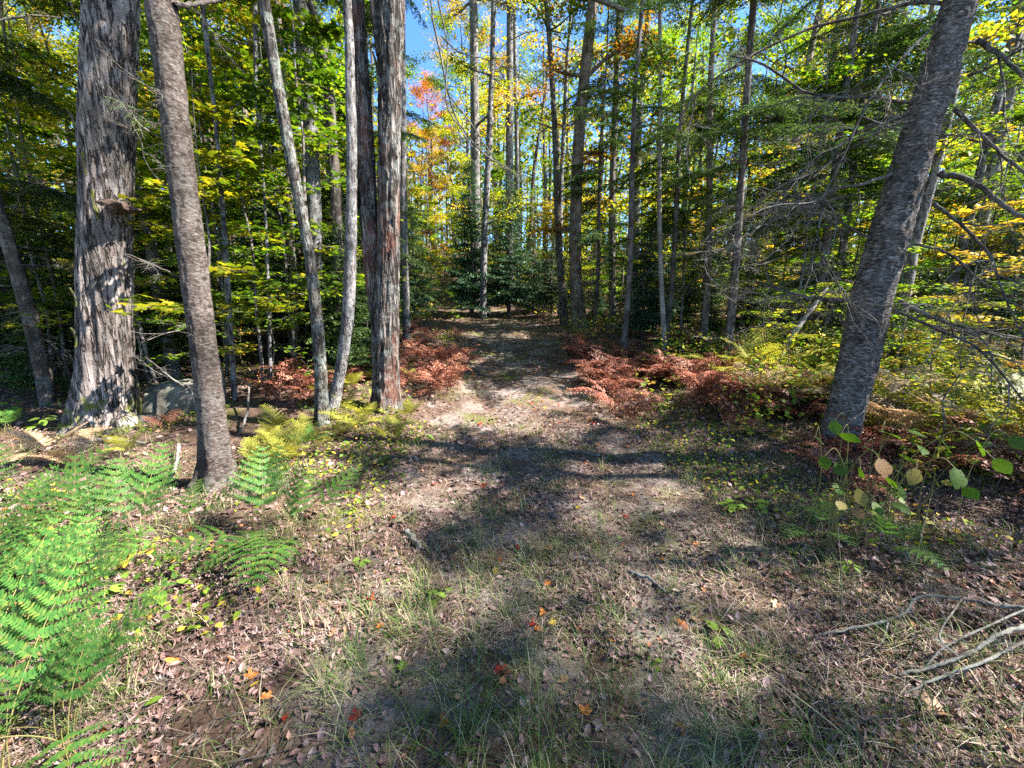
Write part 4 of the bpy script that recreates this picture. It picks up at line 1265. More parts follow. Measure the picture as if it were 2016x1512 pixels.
# ------------------------------------------------------------------ ferns
def frond_mesh(seed, L=.62, W=.24, t0=.36, npair=13, sp=.0105, lq=.026, wq=.0085, arch=.9, a0=1.38, curl=0.0, messy=0.0, mats=None):
    g = np.random.default_rng(seed)
    n = 24; s = np.linspace(0, 1, n)
    ang = a0 - arch * s ** .8 * 2.25 - curl * s ** 3
    step = L / (n - 1)
    y = np.concatenate([[0], np.cumsum(np.cos(ang[:-1]) * step)]); z = np.concatenate([[0], np.cumsum(np.sin(ang[:-1]) * step)])
    P = np.column_stack([.015 * np.sin(s * 4 + seed), y, z])
    mb = MB(); mb.add(*tube(P, np.linspace(.0035, .0008, n), 4), 0)
    T = np.gradient(P, axis=0); T /= np.linalg.norm(T, axis=1)[:, None]
    pos, dr, nr, sz = [], [], [], []
    for k in range(npair):
        f = (k / (npair - .3)) ** .85; t = t0 + (1 - t0) * f; i = min(int(t * (n - 1)), n - 2)
        q = P[i] + (P[i + 1] - P[i]) * (t * (n - 1) - i); tg = T[i]
        side0 = np.cross(tg, [0, 0, 1.0]); side0 /= np.linalg.norm(side0); up = np.cross(side0, tg)
        for sg in (-1, 1):
            lp = W * (1 - f) ** .85 * min(1, .75 + f * 2) * g.uniform(.9, 1.08) + .012
            d = side0 * sg * .92 + tg * .5 + up * (.10 - messy * .6) + g.normal(0, .04 + messy * .35, 3); d /= np.linalg.norm(d)
            m = max(3, int(lp / sp)); ss = (np.arange(m) + .5) / m
            dro = -.35 * lp * ss ** 2 * (1 + messy * 2)
            pp = q + d * (ss * lp)[:, None] + up * dro[:, None] * .5
            d2 = np.cross(d, up); d2 /= np.linalg.norm(d2)
            for s2 in (-1, 1):
                pos.append(pp); dr.append(np.tile(d2 * s2 + d * .45, (m, 1)) + g.normal(0, .06 + messy * .5, (m, 3)))
                nr.append(np.tile(up + d2 * s2 * -.15, (m, 1)) + g.normal(0, .08 + messy * .5, (m, 3)))
                ln = lq * (1 - ss ** 2 * .75) * (.45 + .55 * min(1, lp / W * 1.6)) * g.uniform(.9, 1.1, m)
                sz.append(np.column_stack([np.full(m, wq) * (1 - .5 * ss), ln, np.full(m, wq)]))
            pos.append((q + d * lp * .97)[None]); dr.append(d[None]); nr.append(up[None]); sz.append([[wq * .8, lq * .7, wq]])
    mb.add(*scatter(*PINNULE, np.vstack(pos), basis_dir(np.vstack(dr), np.vstack(nr)), np.vstack(sz)), 1)
    return mb.mesh("frond", mats or [M_stem, M_fern])


FROND = [frond_mesh(600 + k, .80, .25, .44, 8, .0135, .026, .0142, (.30, .46, .80, .95, .66)[k], (1.5, 1.45, 1.4, 1.4, 1.5)[k]) for k in range(5)]
FROND_M = [frond_mesh(620 + k, .62, .19, .36, 10, .017, .027, .0165, .42 + .14 * k) for k in range(3)]
FROND_D = [frond_mesh(640 + k, .62, .16, .3, 10, .019, .030, .018, .45 + .14 * k, 1.5, .7, .35) for k in range(4)]
NF = [0]


def fern(x, y, label, group, meshes, mats, nf, size, g, elev=0.0, az=None, spread=PI, cat="fern"):
    t = thing("fern", (x, y, float(H(x, y)) - .01), label, cat, group)
    for k in range(nf):
        a = (k * 2 * PI / nf + g.uniform(-.5, .5)) if az is None else (PI * (k % 2) + g.uniform(-az, az))
        if az is not None: meshes_k = [(0, 1), (2, 3)][k % 2][int(g.integers(0, 2))]
        put("frond", meshes[int(g.integers(0, len(meshes))) if az is None else meshes_k], t, (g.normal(0, .02), g.normal(0, .02), 0), (elev + g.uniform(-.15, .2), g.uniform(-.2, .2), a), size * g.uniform(.75, 1.15), mats)
    return t


g = np.random.default_rng(61)
for (px, py, s, nf, lab) in [
    (60, 1075, 1.0, 6, "bright green fern at the left edge, uppermost of the big patch"),
    (-60, 1110, 1.05, 6, "bright green fern cut by the left edge below the uppermost fern"),
    (175, 1115, 1.0, 6, "bright green fern between the left edge patch and the speckled fir"),
    (285, 1085, .95, 5, "bright green fern just left of the speckled fir's foot"),
    (375, 1070, .85, 5, "bright green fern right in front of the speckled fir's foot"),
    (520, 1085, .95, 6, "small green fern with two low fronds right of the speckled fir"),
    (590, 1080, .95, 6, "green fern nearest the path, with an upright frond"),
    (110, 1290, 1.0, 6, "sunlit fern in the middle of the left edge patch"),
    (10, 1400, 1.0, 6, "large sunlit fern near the lower left corner"),
    (150, 1440, .85, 5, "lowest sunlit fern of the left edge patch, beside the dry leaves"),
    (20, 1540, .95, 5, "sunlit fern in the bottom left corner"),
    (150, 1500, .9, 5, "sunlit fern at the bottom edge right of the corner one"),
    (-40, 1440, 1.0, 6, "broad sunlit fern cut by the left edge above the corner"),
    (40, 1200, .9, 5, "shaded green fern behind the sunlit ones at the left edge")]:
    p = ground(px, py)
    fern(p[0], p[1], lab, "green ferns at the lower left", FROND, [M_stem, M_fern], nf, s * .86, g, -.03, .95)
for (px, py, s, nf, mt, lab) in [
    (545, 900, .7, 5, M_fern_y, "yellow-green fern left of the path in front of the curved maple"),
    (600, 890, .6, 5, M_fern, "pale green fern at the curved maple's foot"),
    (700, 850, .75, 6, M_fern_y, "yellowing fern at the foot of the forked tree"),
    (765, 870, .7, 6, M_fern_y, "yellow-green fern between the forked tree and the path"),
    (560, 920, .6, 5, M_fern_y, "low yellowing fern in the grass left of the path"),
    (250, 900, .6, 5, M_fern_y, "faded fern in front of the big maple"),
    (95, 905, .8, 7, M_fern_t, "tan dead fern in the shade left of the big maple's foot"),
    (160, 930, .7, 6, M_fern_t, "tan dead fern behind the bright green ferns"),
    (330, 850, .55, 4, M_fern_b, "small rusty fern before the boulder"),
    (20, 850, .8, 6, M_fern, "green fern in the shade at the left edge behind the tan ferns"),
    (1610, 1075, .6, 4, M_fern, "green fern with flat fronds in front of the birch"),
    (1730, 1085, .5, 4, M_fern, "small green fern right of the flat fronded one"),
    (1460, 745, .7, 5, M_fern_y, "yellow fern among the rusty ones right of the path"),
    (1590, 770, .8, 6, M_fern_y, "yellow fern left behind the birch's foot"),
    (1560, 720, .8, 6, M_fern_y, "yellow-green fern beside the leaning dead trunk")]:
    p = ground(px, py)
    fern(p[0], p[1], lab, None, FROND_M if py < 950 else FROND, [M_stem, mt], nf, s, g, -.05)
# tan fern leaning across the birch trunk
for (px, py, Yd, h, lab, az) in [(1760, 900, 3.75, 1.15, "tall tan fern frond crossing the birch trunk", 1.4), (1850, 880, 3.9, 1.1, "tall tan fern right of the birch", 1.0)]:
    p = ground(px, py)
    t = thing("fern", p, lab, "fern")
    mb = MB(); C = crom(np.array([[0, 0, 0], [.02, -.02, .4], [-.02, -.03, .75]]), 6); mb.add(*tube(C, .004, 5)); put("stem", mb.mesh("stem", M_straw), t)
    for k in range(4):
        put("frond", FROND_M[k % 3], t, (-.02, -.03, .74), (-.55, 0, az + (-.7, .1, .7, -2.2)[k]), .8, [M_straw, M_fern_t])


def region_ferns(n, box, meshes, mt, size, nf, lab, grp, seed, keepout=.1):
    g = np.random.default_rng(seed); c = 0; tries = 0
    while c < n and tries < n * 40:
        tries += 1
        x = g.uniform(box[0], box[1]); y = box[2] + (box[3] - box[2]) * g.random()
        if trail_d(x, y) < keepout: continue
        if vnoise(x * .9, y * .9, 0, 44) < -.4: continue
        fern(x, y, lab, grp, meshes, mt, nf, size * g.uniform(.7, 1.2), g); c += 1


region_ferns(88, (1.2, 4.5, 4.5, 10.0), FROND_D, [M_fern_b, M_fern_b], 1.2, 6, "rusty red dead fern in the drift right of the path", "rusty ferns right of the path", 71, -.25)
region_ferns(60, (-3.9, -.9, 5.4, 11.0), FROND_D, [M_fern_b, M_fern_b], 1.1, 6, "rusty red dead fern in the shade left of the path", "rusty ferns left of the path", 72, -.1)
region_ferns(30, (3.3, 7.0, 3.1, 6.0), FROND_M, [M_straw, M_fern_t], 1.25, 5, "tan bracken in the sunny bank right of the birch", "tan ferns on the right bank", 73, .8)
region_ferns(36, (3.7, 7.5, 3.0, 7.5), FROND_M, [M_stem, M_fern_y], 1.6, 5, "yellow bracken on the sunny bank right of the path", "yellow ferns on the right bank", 74, .6)
region_ferns(24, (1.9, 4.6, 1.9, 3.9), FROND_D, [M_fern_b, M_fern_b], .95, 6, "brown withered fern in the shade right of the birch's foot", "brown ferns at the lower right", 75, .45)
region_ferns(28, (-2.8, -.9, 3.4, 8.0), FROND_M, [M_stem, M_fern_y], .7, 5, "yellowing fern on the left edge of the path", "yellowing ferns left of the path", 76, .1)
region_ferns(12, (1.9, 3.6, 6.0, 10.0), FROND_M, [M_stem, M_fern_y], .6, 5, "yellow-green fern on the right edge of the path", "yellow ferns along the path's right edge", 77, .1)
region_ferns(36, (-9, -1.0, 19.3, 27), FROND_M, [M_stem, M_fern], 1.7, 6, "dark green bracken on the slope beyond the bend", "green ferns beyond the bend", 78, -9)

# ------------------------------------------------------------------ boulder, dead trunk, sticks
def boulder(px, py, dims, seed, label, rot=0.0):
    p = ground(px, py)
    uu, vv = np.meshgrid(np.linspace(0, 2 * PI, 64, endpoint=False), np.linspace(.01, PI - .01, 40))
    x, y, z = np.sin(vv) * np.cos(uu), np.sin(vv) * np.sin(uu), np.cos(vv)
    s = 1 + .30 * fbm(x * 1.1, y * 1.1, z * 1.1, seed, 2) + .05 * fbm(x * 5, y * 5, z * 5, seed + 2, 3)
    q = lambda v: np.sign(v) * np.abs(v) ** .8
    V = np.stack([q(x) * s * dims[0], q(y) * s * dims[1], q(z) * s * dims[2]], -1).reshape(-1, 3)
    i = np.arange(39)[:, None] * 64; j = np.arange(64)[None]; k = (j + 1) % 64
    mb = MB(); mb.add(V, np.stack([i + j, i + 64 + j, i + 64 + k, i + k], -1).reshape(-1, 4))
    return tag(put("boulder", mb.mesh("boulder", M_rock), None, (p[0], p[1], p[2] + dims[2] * .35), (0, 0, rot)), label, "rock")


boulder(360, 812, (.46, .36, .31), 3, "rounded grey granite boulder right of the big maple's foot", .3)
boulder(292, 832, (.13, .12, .08), 5, "small mossy stone leaning against the boulder", 1.0)

p0 = ground(1496, 757)
t = thing("dead_tree", p0, "bleached dead trunk leaning right among the rusty ferns", "dead tree")
Pq, rq = px_path([(1496, 757, 13), (1530, 710, 14), (1560, 660, 13), (1600, 605, 11), (1628, 565, 8)], p0[1], .4)
C = crom(np.column_stack([Pq, rq]), 8); mb = MB(); mb.add(*tube(C[:, :3] - p0, C[:, 3], 12, d_furrow(p0, .004, 14, 4, 0, 4, 0, 2))); put("trunk", mb.mesh("trunk", M_dead), t)
for k, (px, py) in enumerate([(1560, 660), (1590, 620), (1610, 590)]):
    put("branch", DEADW[k], t, tuple(at(px, py, p0[1] + .2) - p0), (.5, .2, k * 2.2 + .4), .45)

# bleached dead brush around the hemlock's foot
for k, (px, py, rx, rz, s, lab) in enumerate([
    (1420, 745, 1.0, 2.6, .95, "bleached dead branch standing at the hemlock's left side"),
    (1465, 735, .7, -1.0, .9, "bleached dead branch arching right from the hemlock's foot"),
    (1490, 750, .9, -1.5, .6, "small bleached branch left of the leaning dead trunk"),
    (1350, 700, .6, 1.2, .8, "bleached dead branch sticking up left of the hemlock"),
    (1375, 735, .2, 1.5, .8, "bleached branch lying low in the rusty ferns"),
    (1600, 730, 1.2, -.6, .8, "bleached twiggy branch between the dead trunk and the birch")]):
    p = ground(px, py)
    o = put("dead_branch", DEADW[k % 3], None, tuple(p + [0, 0, .03]), (rx, 0, rz), s); tag(o, lab, "dead branch")


def stick(ctrl, label, mat=M_stick, lift=.02, name="fallen_branch", sides=8, forks=()):
    P = []; r = []
    for (px, py, w, h) in ctrl:
        p = ground(px, py); p = p + np.array([0, 0, h + lift]); P.append(p); r.append(w * .5 * mpp(p))
    base = P[0].copy(); g = np.random.default_rng(int(ctrl[0][0]))
    C = crom(np.column_stack([P, r]), 8); C[:, :3] += g.normal(0, 1, (len(C), 3)) * C[:, 3:4] * .3; C[:, 3] *= g.uniform(.8, 1.2, len(C)); C[0, 3] *= .5
    mb = MB(); mb.add(*tube(C[:, :3] - base, C[:, 3], sides))
    t = thing(name, base, label, "branch"); put("stem", mb.mesh("stem", mat), t)
    for k in range(0 if len(ctrl) < 5 else 6):
        c = C[int(g.uniform(.1, .95) * (len(C) - 1)), :3] - base
        put("twig", DEAD[k % 5], t, tuple(c), (g.uniform(-.1, .5), 0, g.uniform(0, 6.28)), g.uniform(.12, .28), mat)
    for f in forks:
        Q = [ground(px, py) + np.array([0, 0, h + lift]) for (px, py, w, h) in f]; q = [w * .5 * mpp(p) for p, (_, _, w, _) in zip(Q, f)]
        C = crom(np.column_stack([Q, q]), 7); mb = MB(); mb.add(*tube(C[:, :3] - base, C[:, 3], 6)); put("fork", mb.mesh("fork", mat), t)
    return t


stick([(1718, 1345, 3.4, .0), (1800, 1336, 5.4, .02), (1880, 1322, 7.0, .05), (1950, 1292, 7.4, .08), (2016, 1276, 8.4, .10), (2100, 1255, 9.0, .10)],
      "thickest grey fallen branch at the lower right, its broken end towards the path",
      forks=[[(1880, 1322, 4.5, .05), (1840, 1290, 4.0, .08), (1870, 1245, 3.4, .12), (1885, 1228, 2.5, .14)], [(1815, 1334, 3.4, .02), (1850, 1310, 3.4, .07), (1930, 1280, 4.0, .10), (2016, 1248, 4.0, .12), (2090, 1225, 4.0, .12)]])
stick([(1766, 1378, 4.0, .0), (1850, 1352, 5.0, .03), (1930, 1330, 5.4, .05), (2016, 1300, 5.9, .08), (2100, 1270, 5.9, .08)], "thinner grey fallen branch below the thickest one at the lower right")
stick([(1600, 1258, 4, .0), (1690, 1248, 5, .02), (1770, 1235, 5, .05), (1800, 1210, 5, .08), (1880, 1222, 6, .1), (1960, 1238, 8, .1), (2040, 1245, 9, .1)],
      "long thin grey branch above the thick fallen branches at the lower right", forks=[[(1745, 1240, 4, .03), (1735, 1270, 3, .0), (1700, 1300, 2, 0)]])
stick([(1210, 808, 8, .02), (1245, 801, 11, .035), (1292, 793, 10, .03)], "short greyish log at the right edge of the path", M_stick)
stick([(330, 962, 6, .01), (350, 930, 6, .06), (356, 900, 6, .12)], "forked pale stick standing up before the speckled fir", M_dead)
stick([(170, 876, 8, .02), (215, 874, 9, .03), (290, 880, 6, .01)], "pale stick lying in front of the big maple", M_stick)
stick([(470, 860, 4, .0), (490, 835, 4, .15), (497, 800, 3, .3)], "thin bent stick rising right of the speckled fir", M_stick)
stick([(800, 1050, 8, .01), (818, 1075, 10, .02), (835, 1092, 8, .01)], "short twisted stick at the left edge of the path", M_stick)
stick([(820, 1010, 5, .01), (775, 1040, 5, .02), (790, 1020, 4, .01)], "thin brown twig beside the red leaf left of the path", M_brown)
stick([(1235, 1130, 5, .0), (1275, 1150, 7, .02), (1310, 1175, 5, .01)], "short dry twig in the middle of the path", M_stick)
stick([(1080, 905, 5, .0), (1120, 895, 5, .02), (1180, 900, 4, .0)], "thin twig lying across the path beyond the mossy patch", M_stick)
stick([(1760, 760, 13, .55), (1810, 830, 13, .3), (1860, 900, 11, .05)], "broken dark branch propped on the bank right of the birch", M_dark)
stick([(1752, 840, 10, .4), (1800, 890, 10, .2), (1850, 940, 8, .0)], "shorter dark branch below the propped one right of the birch", M_dark)

# dry stalks
def stalk(px0, py0, hgt, lean, label, r=.0028, mat=M_straw):
    p = ground(px0, py0); mb = MB()
    C = crom(np.array([[0, 0, -.02], [lean[0] * .3, lean[1] * .3, hgt * .4], [lean[0], lean[1], hgt]]), 8)
    mb.add(*tube(C, np.linspace(r, r * .5, len(C)), 5))
    tag(put("dry_stalk", mb.mesh("dry_stalk", mat), None, tuple(p)), label, "stalk")


stalk(1656, 1232, .52, (-.06, .05), "tall straw stalk standing in the grass below the birch")
stalk(1702, 1482, .10, (-.26, .26), "long straw stem lying slanted in the lower right grass", .003)
stalk(1800, 1120, .42, (.06, .05), "thin curved stalk by the brown ferns at the lower right", .002)
stalk(1955, 1400, .25, (.01, .02), "short thin stalk below the fallen branches", .002)

# ------------------------------------------------------------------ plants with big leaves
OV_N = MB(); OV_N.add(*oval(.40, .10, .18, 1, 7)); OVAL = OV_N.mesh("leaf", M_holey)
OV_2 = MB(); OV_2.add(*oval(.44, -.08, .3, 1, 7)); OVAL2 = OV_2.mesh("leaf", M_holey)
LB_1 = MB(); LB_1.add(*lobed(.1, -.15)); LOBED = LB_1.mesh("leaf", M_l_green)
OV_3 = MB(); OV_3.add(*oval(.27, .15, .2, 0, 6)); OVAL3 = OV_3.mesh("leaf", M_l_green)

p0 = ground(1690, 1080)
t = thing("hobblebush", p0, "low bush with large insect-eaten green and yellow leaves at the birch's foot", "bush")
g = np.random.default_rng(15)
Yb = p0[1] - .1
for k, (px, py, s, mi) in enumerate([(1640, 830, .085, 0), (1655, 855, .10, 0), (1735, 850, .12, 0), (1665, 915, .10, 0), (1735, 905, .115, 2), (1775, 895, .10, 0), (1855, 870, .12, 0),
                                     (1805, 925, .10, 1), (1885, 925, .13, 0), (1925, 870, .10, 0), (1695, 925, .09, 0), (1770, 955, .09, 0), (1690, 965, .10, 1), (1640, 955, .09, 0),
                                     (1760, 990, .10, 0), (1960, 905, .09, 0), (1840, 945, .09, 0), (1990, 860, .10, 0), (1700, 880, .10, 0), (1620, 900, .08, 0), (1815, 880, .09, 0), (1720, 990, .085, 0), (1660, 990, .08, 1), (1900, 960, .09, 0), (1790, 850, .09, 0), (1605, 860, .07, 0), (1745, 940, .09, 0), (1680, 1000, .08, 2)]):
    p = at(px, py, Yb + g.uniform(-.15, .15)) - p0
    bx_ = round((p[0] + g.normal(0, .05)) * 4) / 4 * .75; C = crom(np.array([[bx_, g.normal(0, .03), 0], [bx_ + g.normal(0, .02), g.normal(0, .03), max(.05, p[2] * .6)], [bx_ * .5 + p[0] * .5, p[1] * .6, p[2] + .03], p]), 5)
    mb = MB(); mb.add(*tube(C, np.linspace(.004, .0018, len(C)), 4)); st = put("stem", mb.mesh("stem", M_stem), t)
    put("leaf", (OVAL, OVAL2)[k % 2], st, tuple(p), (g.uniform(-1.1, -.1), g.uniform(-.8, .8), PI + g.uniform(-1.6, 1.6)), s * .95, (M_holey, M_holey_y, M_holey_b)[mi])


def seedling(px, py, hgt, nl, size, leaf, mt, label, seed, cat="seedling", name="maple_seedling"):
    p = ground(px, py); g = np.random.default_rng(seed)
    t = thing(name, p, label, cat)
    mb = MB(); C = crom(np.array([[0, 0, -.02], [g.normal(0, .03), g.normal(0, .03), hgt * .5], [g.normal(0, .05), g.normal(0, .05), hgt]]), 6)
    mb.add(*tube(C, np.linspace(.003, .0015, len(C)), 4)); put("stem", mb.mesh("stem", M_stem), t)
    for k in range(nl):
        c = C[int(g.uniform(.45, 1) * (len(C) - 1))]; a = k * 2.4 + g.uniform(-.4, .4)
        put("leaf", leaf, t, tuple(c + [math.cos(a + PI / 2) * size * .35, math.sin(a + PI / 2) * size * .35, 0]), (g.uniform(-.5, .15), g.uniform(-.3, .3), a), size * g.uniform(.7, 1.15), mt)


for a in [(1440, 1010, .12, 9, .075, LOBED, M_l_green, "green maple seedling with pointed leaves in front of the birch", 1),
          (1490, 1000, .10, 6, .06, LOBED, M_l_green, "smaller maple seedling right of the pointed leaved one", 2),
          (215, 1170, .08, 6, .07, OVAL, M_l_green, "round leaved seedling at the edge of the bright ferns", 3),
          (260, 1120, .10, 5, .06, OVAL, M_l_yellow, "seedling with yellow round leaves under the ferns", 4),
          (340, 1170, .07, 5, .08, OVAL3, M_l_green, "narrow leaved green seedling in the dry leaves", 5),
          (510, 905, .12, 7, .07, LOBED, M_l_green, "young maple seedling in the shade right of the speckled fir", 6),
          (360, 720, .25, 7, .09, LOBED, M_leaf_ygreen, "lit maple seedling above the boulder", 7),
          (845, 870, .10, 3, .11, OVAL, M_l_green, "plant with one broad round leaf at the path's left edge", 8),
          (880, 1195, .05, 4, .06, OVAL, M_l_green, "two leaved plantain in the path's shaded foreground", 9),
          (1760, 990, .12, 5, .09, OVAL, M_l_green, "broad leaved seedling under the hobblebush", 10),
          (1290, 1330, .05, 4, .04, OVAL3, M_l_green, "tiny upright seedling in the foreground grass", 11),
          (590, 975, .10, 7, .06, OVAL3, M_l_green, "small leafy seedling between the fir and the path", 12),
          (700, 1110, .06, 6, .045, OVAL, M_l_green, "clover-like seedling right of the small green ferns", 13),
          (1405, 1235, .05, 4, .06, LOBED, M_l_green, "flat green maple seedling in the right hand grass", 14),
          (40, 830, .3, 9, .10, OVAL, M_l_green, "leafy green plant at the left edge under the trees", 15),
          (80, 860, .25, 8, .09, OVAL, M_l_green, "second leafy plant right of the one at the left edge", 16),
          (1660, 1130, .10, 8, .05, OVAL3, M_l_green, "fine leaved seedling beside the tall straw stalk", 17)]:
    seedling(*a)

# ------------------------------------------------------------------ fallen leaves one can point at
LV = []
for (c, cu, tw) in [(.5, .5, .1), (-.3, .9, -.2), (.2, -.6, .3)]:
    mbl = MB(); mbl.add(*lobed(c, cu, tw)); LV.append(mbl.mesh("fallen_leaf", M_l_tan))
mbl = MB(); mbl.add(*oval(.3, .3, -.2, 0, 6)); LV.append(mbl.mesh("fallen_leaf", M_l_tan))


def fleaf(px, py, s, mt, label, k=0, group=None, tilt=.35, h=.018):
    p = ground(px, py); g = np.random.default_rng(int(px * 7 + py))
    o = put("fallen_leaf", LV[k], None, tuple(p + [0, 0, h]), (g.uniform(-tilt, tilt), g.uniform(-tilt, tilt), g.uniform(0, 6.28)), s * .85, mt)
    tag(o, label, "leaf", group)


for a in [(1550, 1142, .095, M_l_pink, "big pink maple leaf on the grass below the birch", 0),
          (1858, 1408, .11, M_l_tan, "large curled tan leaf under the fallen branches", 1),
          (568, 1248, .065, M_l_red, "bright red maple leaf in the foreground grass", 2),
          (780, 1022, .07, M_l_red, "red leaf beside the thin brown twig left of the path", 0),
          (850, 956, .07, M_l_red, "dark red leaf on the path left of the mossy patch", 3),
          (1020, 1085, .05, M_l_red, "small red leaf in the middle of the path", 1),
          (1145, 975, .06, M_l_pink, "pale pink leaf in the middle of the path", 3),
          (1350, 1245, .07, M_l_orange, "orange leaf stuck upright in the right hand grass", 2),
          (1452, 1298, .06, M_l_orange, "small orange leaf below the upright orange one", 3),
          (1160, 1415, .065, M_l_orange, "orange maple leaf in the foreground grass at bottom centre", 0),
          (1120, 1345, .065, M_l_tan, "tan maple leaf above the orange one at bottom centre", 0),
          (1340, 1432, .055, M_l_orange, "rusty orange leaf at the bottom right of the trail", 2),
          (756, 1240, .055, M_l_orange, "orange leaf on the dark soil left of centre", 0),
          (725, 1185, .06, M_l_red, "red brown leaf on the dark soil above the orange one", 1),
          (355, 1308, .07, M_l_orange, "orange leaf in the dry foreground right of the ferns", 2),
          (130, 1465, .085, M_l_tan, "long tan leaf at the bottom left corner", 3),
          (208, 1450, .05, M_l_orange, "small rust leaf right of the long tan one", 3),
          (484, 1345, .06, M_l_orange, "curled orange leaf in the sunny foreground", 1),
          (515, 1382, .06, M_l_orange, "orange yellow leaf below the curled orange one", 0),
          (310, 1185, .06, M_l_orange, "orange leaf under the ferns' right side", 3),
          (640, 1150, .06, M_l_orange, "orange leaf between the small ferns and the soil", 3),
          (245, 1358, .07, M_l_green, "green leaf lying left in the sunny litter", 3),
          (322, 1378, .075, M_l_green, "pale green leaf upright in the sunny litter", 3),
          (870, 1172, .075, M_l_green, "green round leaf lying in the shaded foreground", 3),
          (950, 925, .05, M_l_green, "pale blue-green leaf on the path", 3),
          (1125, 945, .05, M_l_yellow, "yellow leaf on the mossy strip of the path", 3),
          (955, 988, .04, M_l_yellow, "small yellow leaf below the pale blue-green one", 2),
          (735, 925, .07, M_l_orange, "orange leaf at the grassy left edge of the path", 0),
          (700, 978, .06, M_l_orange, "orange leaf below the one at the grassy edge", 1),
          (1180, 880, .06, M_l_orange, "orange leaf on the right side of the path", 0),
          (1245, 980, .055, M_l_orange, "small orange leaf by the path's right edge", 3),
          (1305, 1105, .055, M_l_orange, "orange leaf on the sunlit soil at right", 3),
          (1075, 1160, .05, M_l_orange, "orange leaf in the grass at the trail's centre", 0),
          (1220, 1075, .05, M_l_red, "red leaf at the edge of the sunlit soil", 3),
          (1640, 1370, .08, M_l_tan, "greyish brown leaf left of the fallen branches' ends", 1),
          (1495, 938, .06, M_l_yellow, "yellow leaf in front of the birch's foot", 3),
          (1515, 950, .05, M_l_yellow, "second yellow leaf right of the yellow one by the birch", 3)]:
    fleaf(*a)
g = np.random.default_rng(17)
LITM = [(M_l_orange, "orange"), (M_l_tan, "tan"), (M_l_tan, "tan"), (M_l_red, "red"), (M_l_yellow, "yellow"), (M_l_green, "green")]
for k in range(190):
    d = 1.2 + 9.5 * g.random(); az = R(g.uniform(-46, 46)) if d < 5 else R(g.uniform(-18, 20))
    x, y = d * math.sin(az), d * math.cos(az)
    mt, nm = LITM[int(g.integers(0, 6))]
    wh = "on the trail" if trail_d(x, y) < 0 else "beside the trail"
    o = put("fallen_leaf", LV[int(g.integers(0, 4))], None, (x, y, float(H(x, y)) + .016), (g.uniform(-.4, .4), g.uniform(-.4, .4), g.uniform(0, 6.28)), g.uniform(.04, .068), mt)
    tag(o, f"small {nm} fallen leaf scattered {wh}", "leaf", f"scattered {nm} leaves {wh}")

# ------------------------------------------------------------------ litter, grass, moss, undergrowth (uncountable)
def polar(g, n, r0, r1, half, power=1.0):
    r = r0 + (r1 - r0) * g.random(n) ** power; a = g.uniform(-half, half, n)
    return r * np.sin(a), r * np.cos(a), r


g = np.random.default_rng(21)
mb = MB()
def chip(cu, cv, tw):
    v, f = lobed5(0); v = v.copy()
    v[:, 2] = cu * (v[:, 1] - .4) ** 2 + cv * v[:, 0] ** 2 * 2 + tw * v[:, 0] * (v[:, 1] - .4)
    return v, f


TL = [chip(.6, .9, .3), chip(-.5, 1.5, -.5), chip(.4, -1.0, .6)]
OVT = oval(.3, .4, -.3, 0, 4)
for k, (n, r0, r1) in enumerate([(13000, .7, 5.2)] * 3):
    x, y, r = polar(g, n, r0, r1, 1.25)
    kk = vnoise(x * 1.6, y * 1.6, 0, 61) + .25 * sstep(-.4, .3, trail_d(x, y)) > -.25; kk &= ~((np.abs(np.abs(x - trail_x(y)) - .55) < .28 + .12 * vnoise(x * 2, y * 2, 0, 9)) & (g.random(len(x)) < .6)); x, y = x[kk], y[kk]
    pos = np.column_stack([x, y, H(x, y) + g.uniform(.004, .022, len(x))])
    nz = np.tile([0, 0, 1.0], (len(x), 1)) + g.normal(0, .33, (len(x), 3))
    mb.add(*scatter(*TL[k], pos, basis(nz, g.uniform(0, 6.28, len(x))), g.uniform(.016, .042, len(x))))
x, y, r = polar(g, 34000, 3.0, 17, 1.2)
kk = (vnoise(x * 1.3, y * 1.3, 0, 62) + .3 * sstep(-.4, .3, trail_d(x, y)) > -.35); x, y, r = x[kk], y[kk], r[kk]
pos = np.column_stack([x, y, H(x, y) + g.uniform(.004, .03, len(x))])
nz = np.tile([0, 0, 1.0], (len(x), 1)) + g.normal(0, .4, (len(x), 3))
mb.add(*scatter(*KITE, pos, basis(nz, g.uniform(0, 6.28, len(x))), g.uniform(.028, .06, len(x)) * (1 + r * .04)))
x, y, r = polar(g, 9000, .7, 5, 1.25)
pos = np.column_stack([x, y, H(x, y) + g.uniform(.003, .02, len(x))])
nz = np.tile([0, 0, 1.0], (len(x), 1)) + g.normal(0, .4, (len(x), 3))
mb.add(*scatter(*OVT, pos, basis(nz, g.uniform(0, 6.28, len(x))), g.uniform(.02, .045, len(x))))
o = put("leaf_litter", mb.mesh("leaf_litter", M_litter, False)); tag(o, "brown and pinkish dry leaf litter covering the ground and path", "leaf litter", None, "stuff")

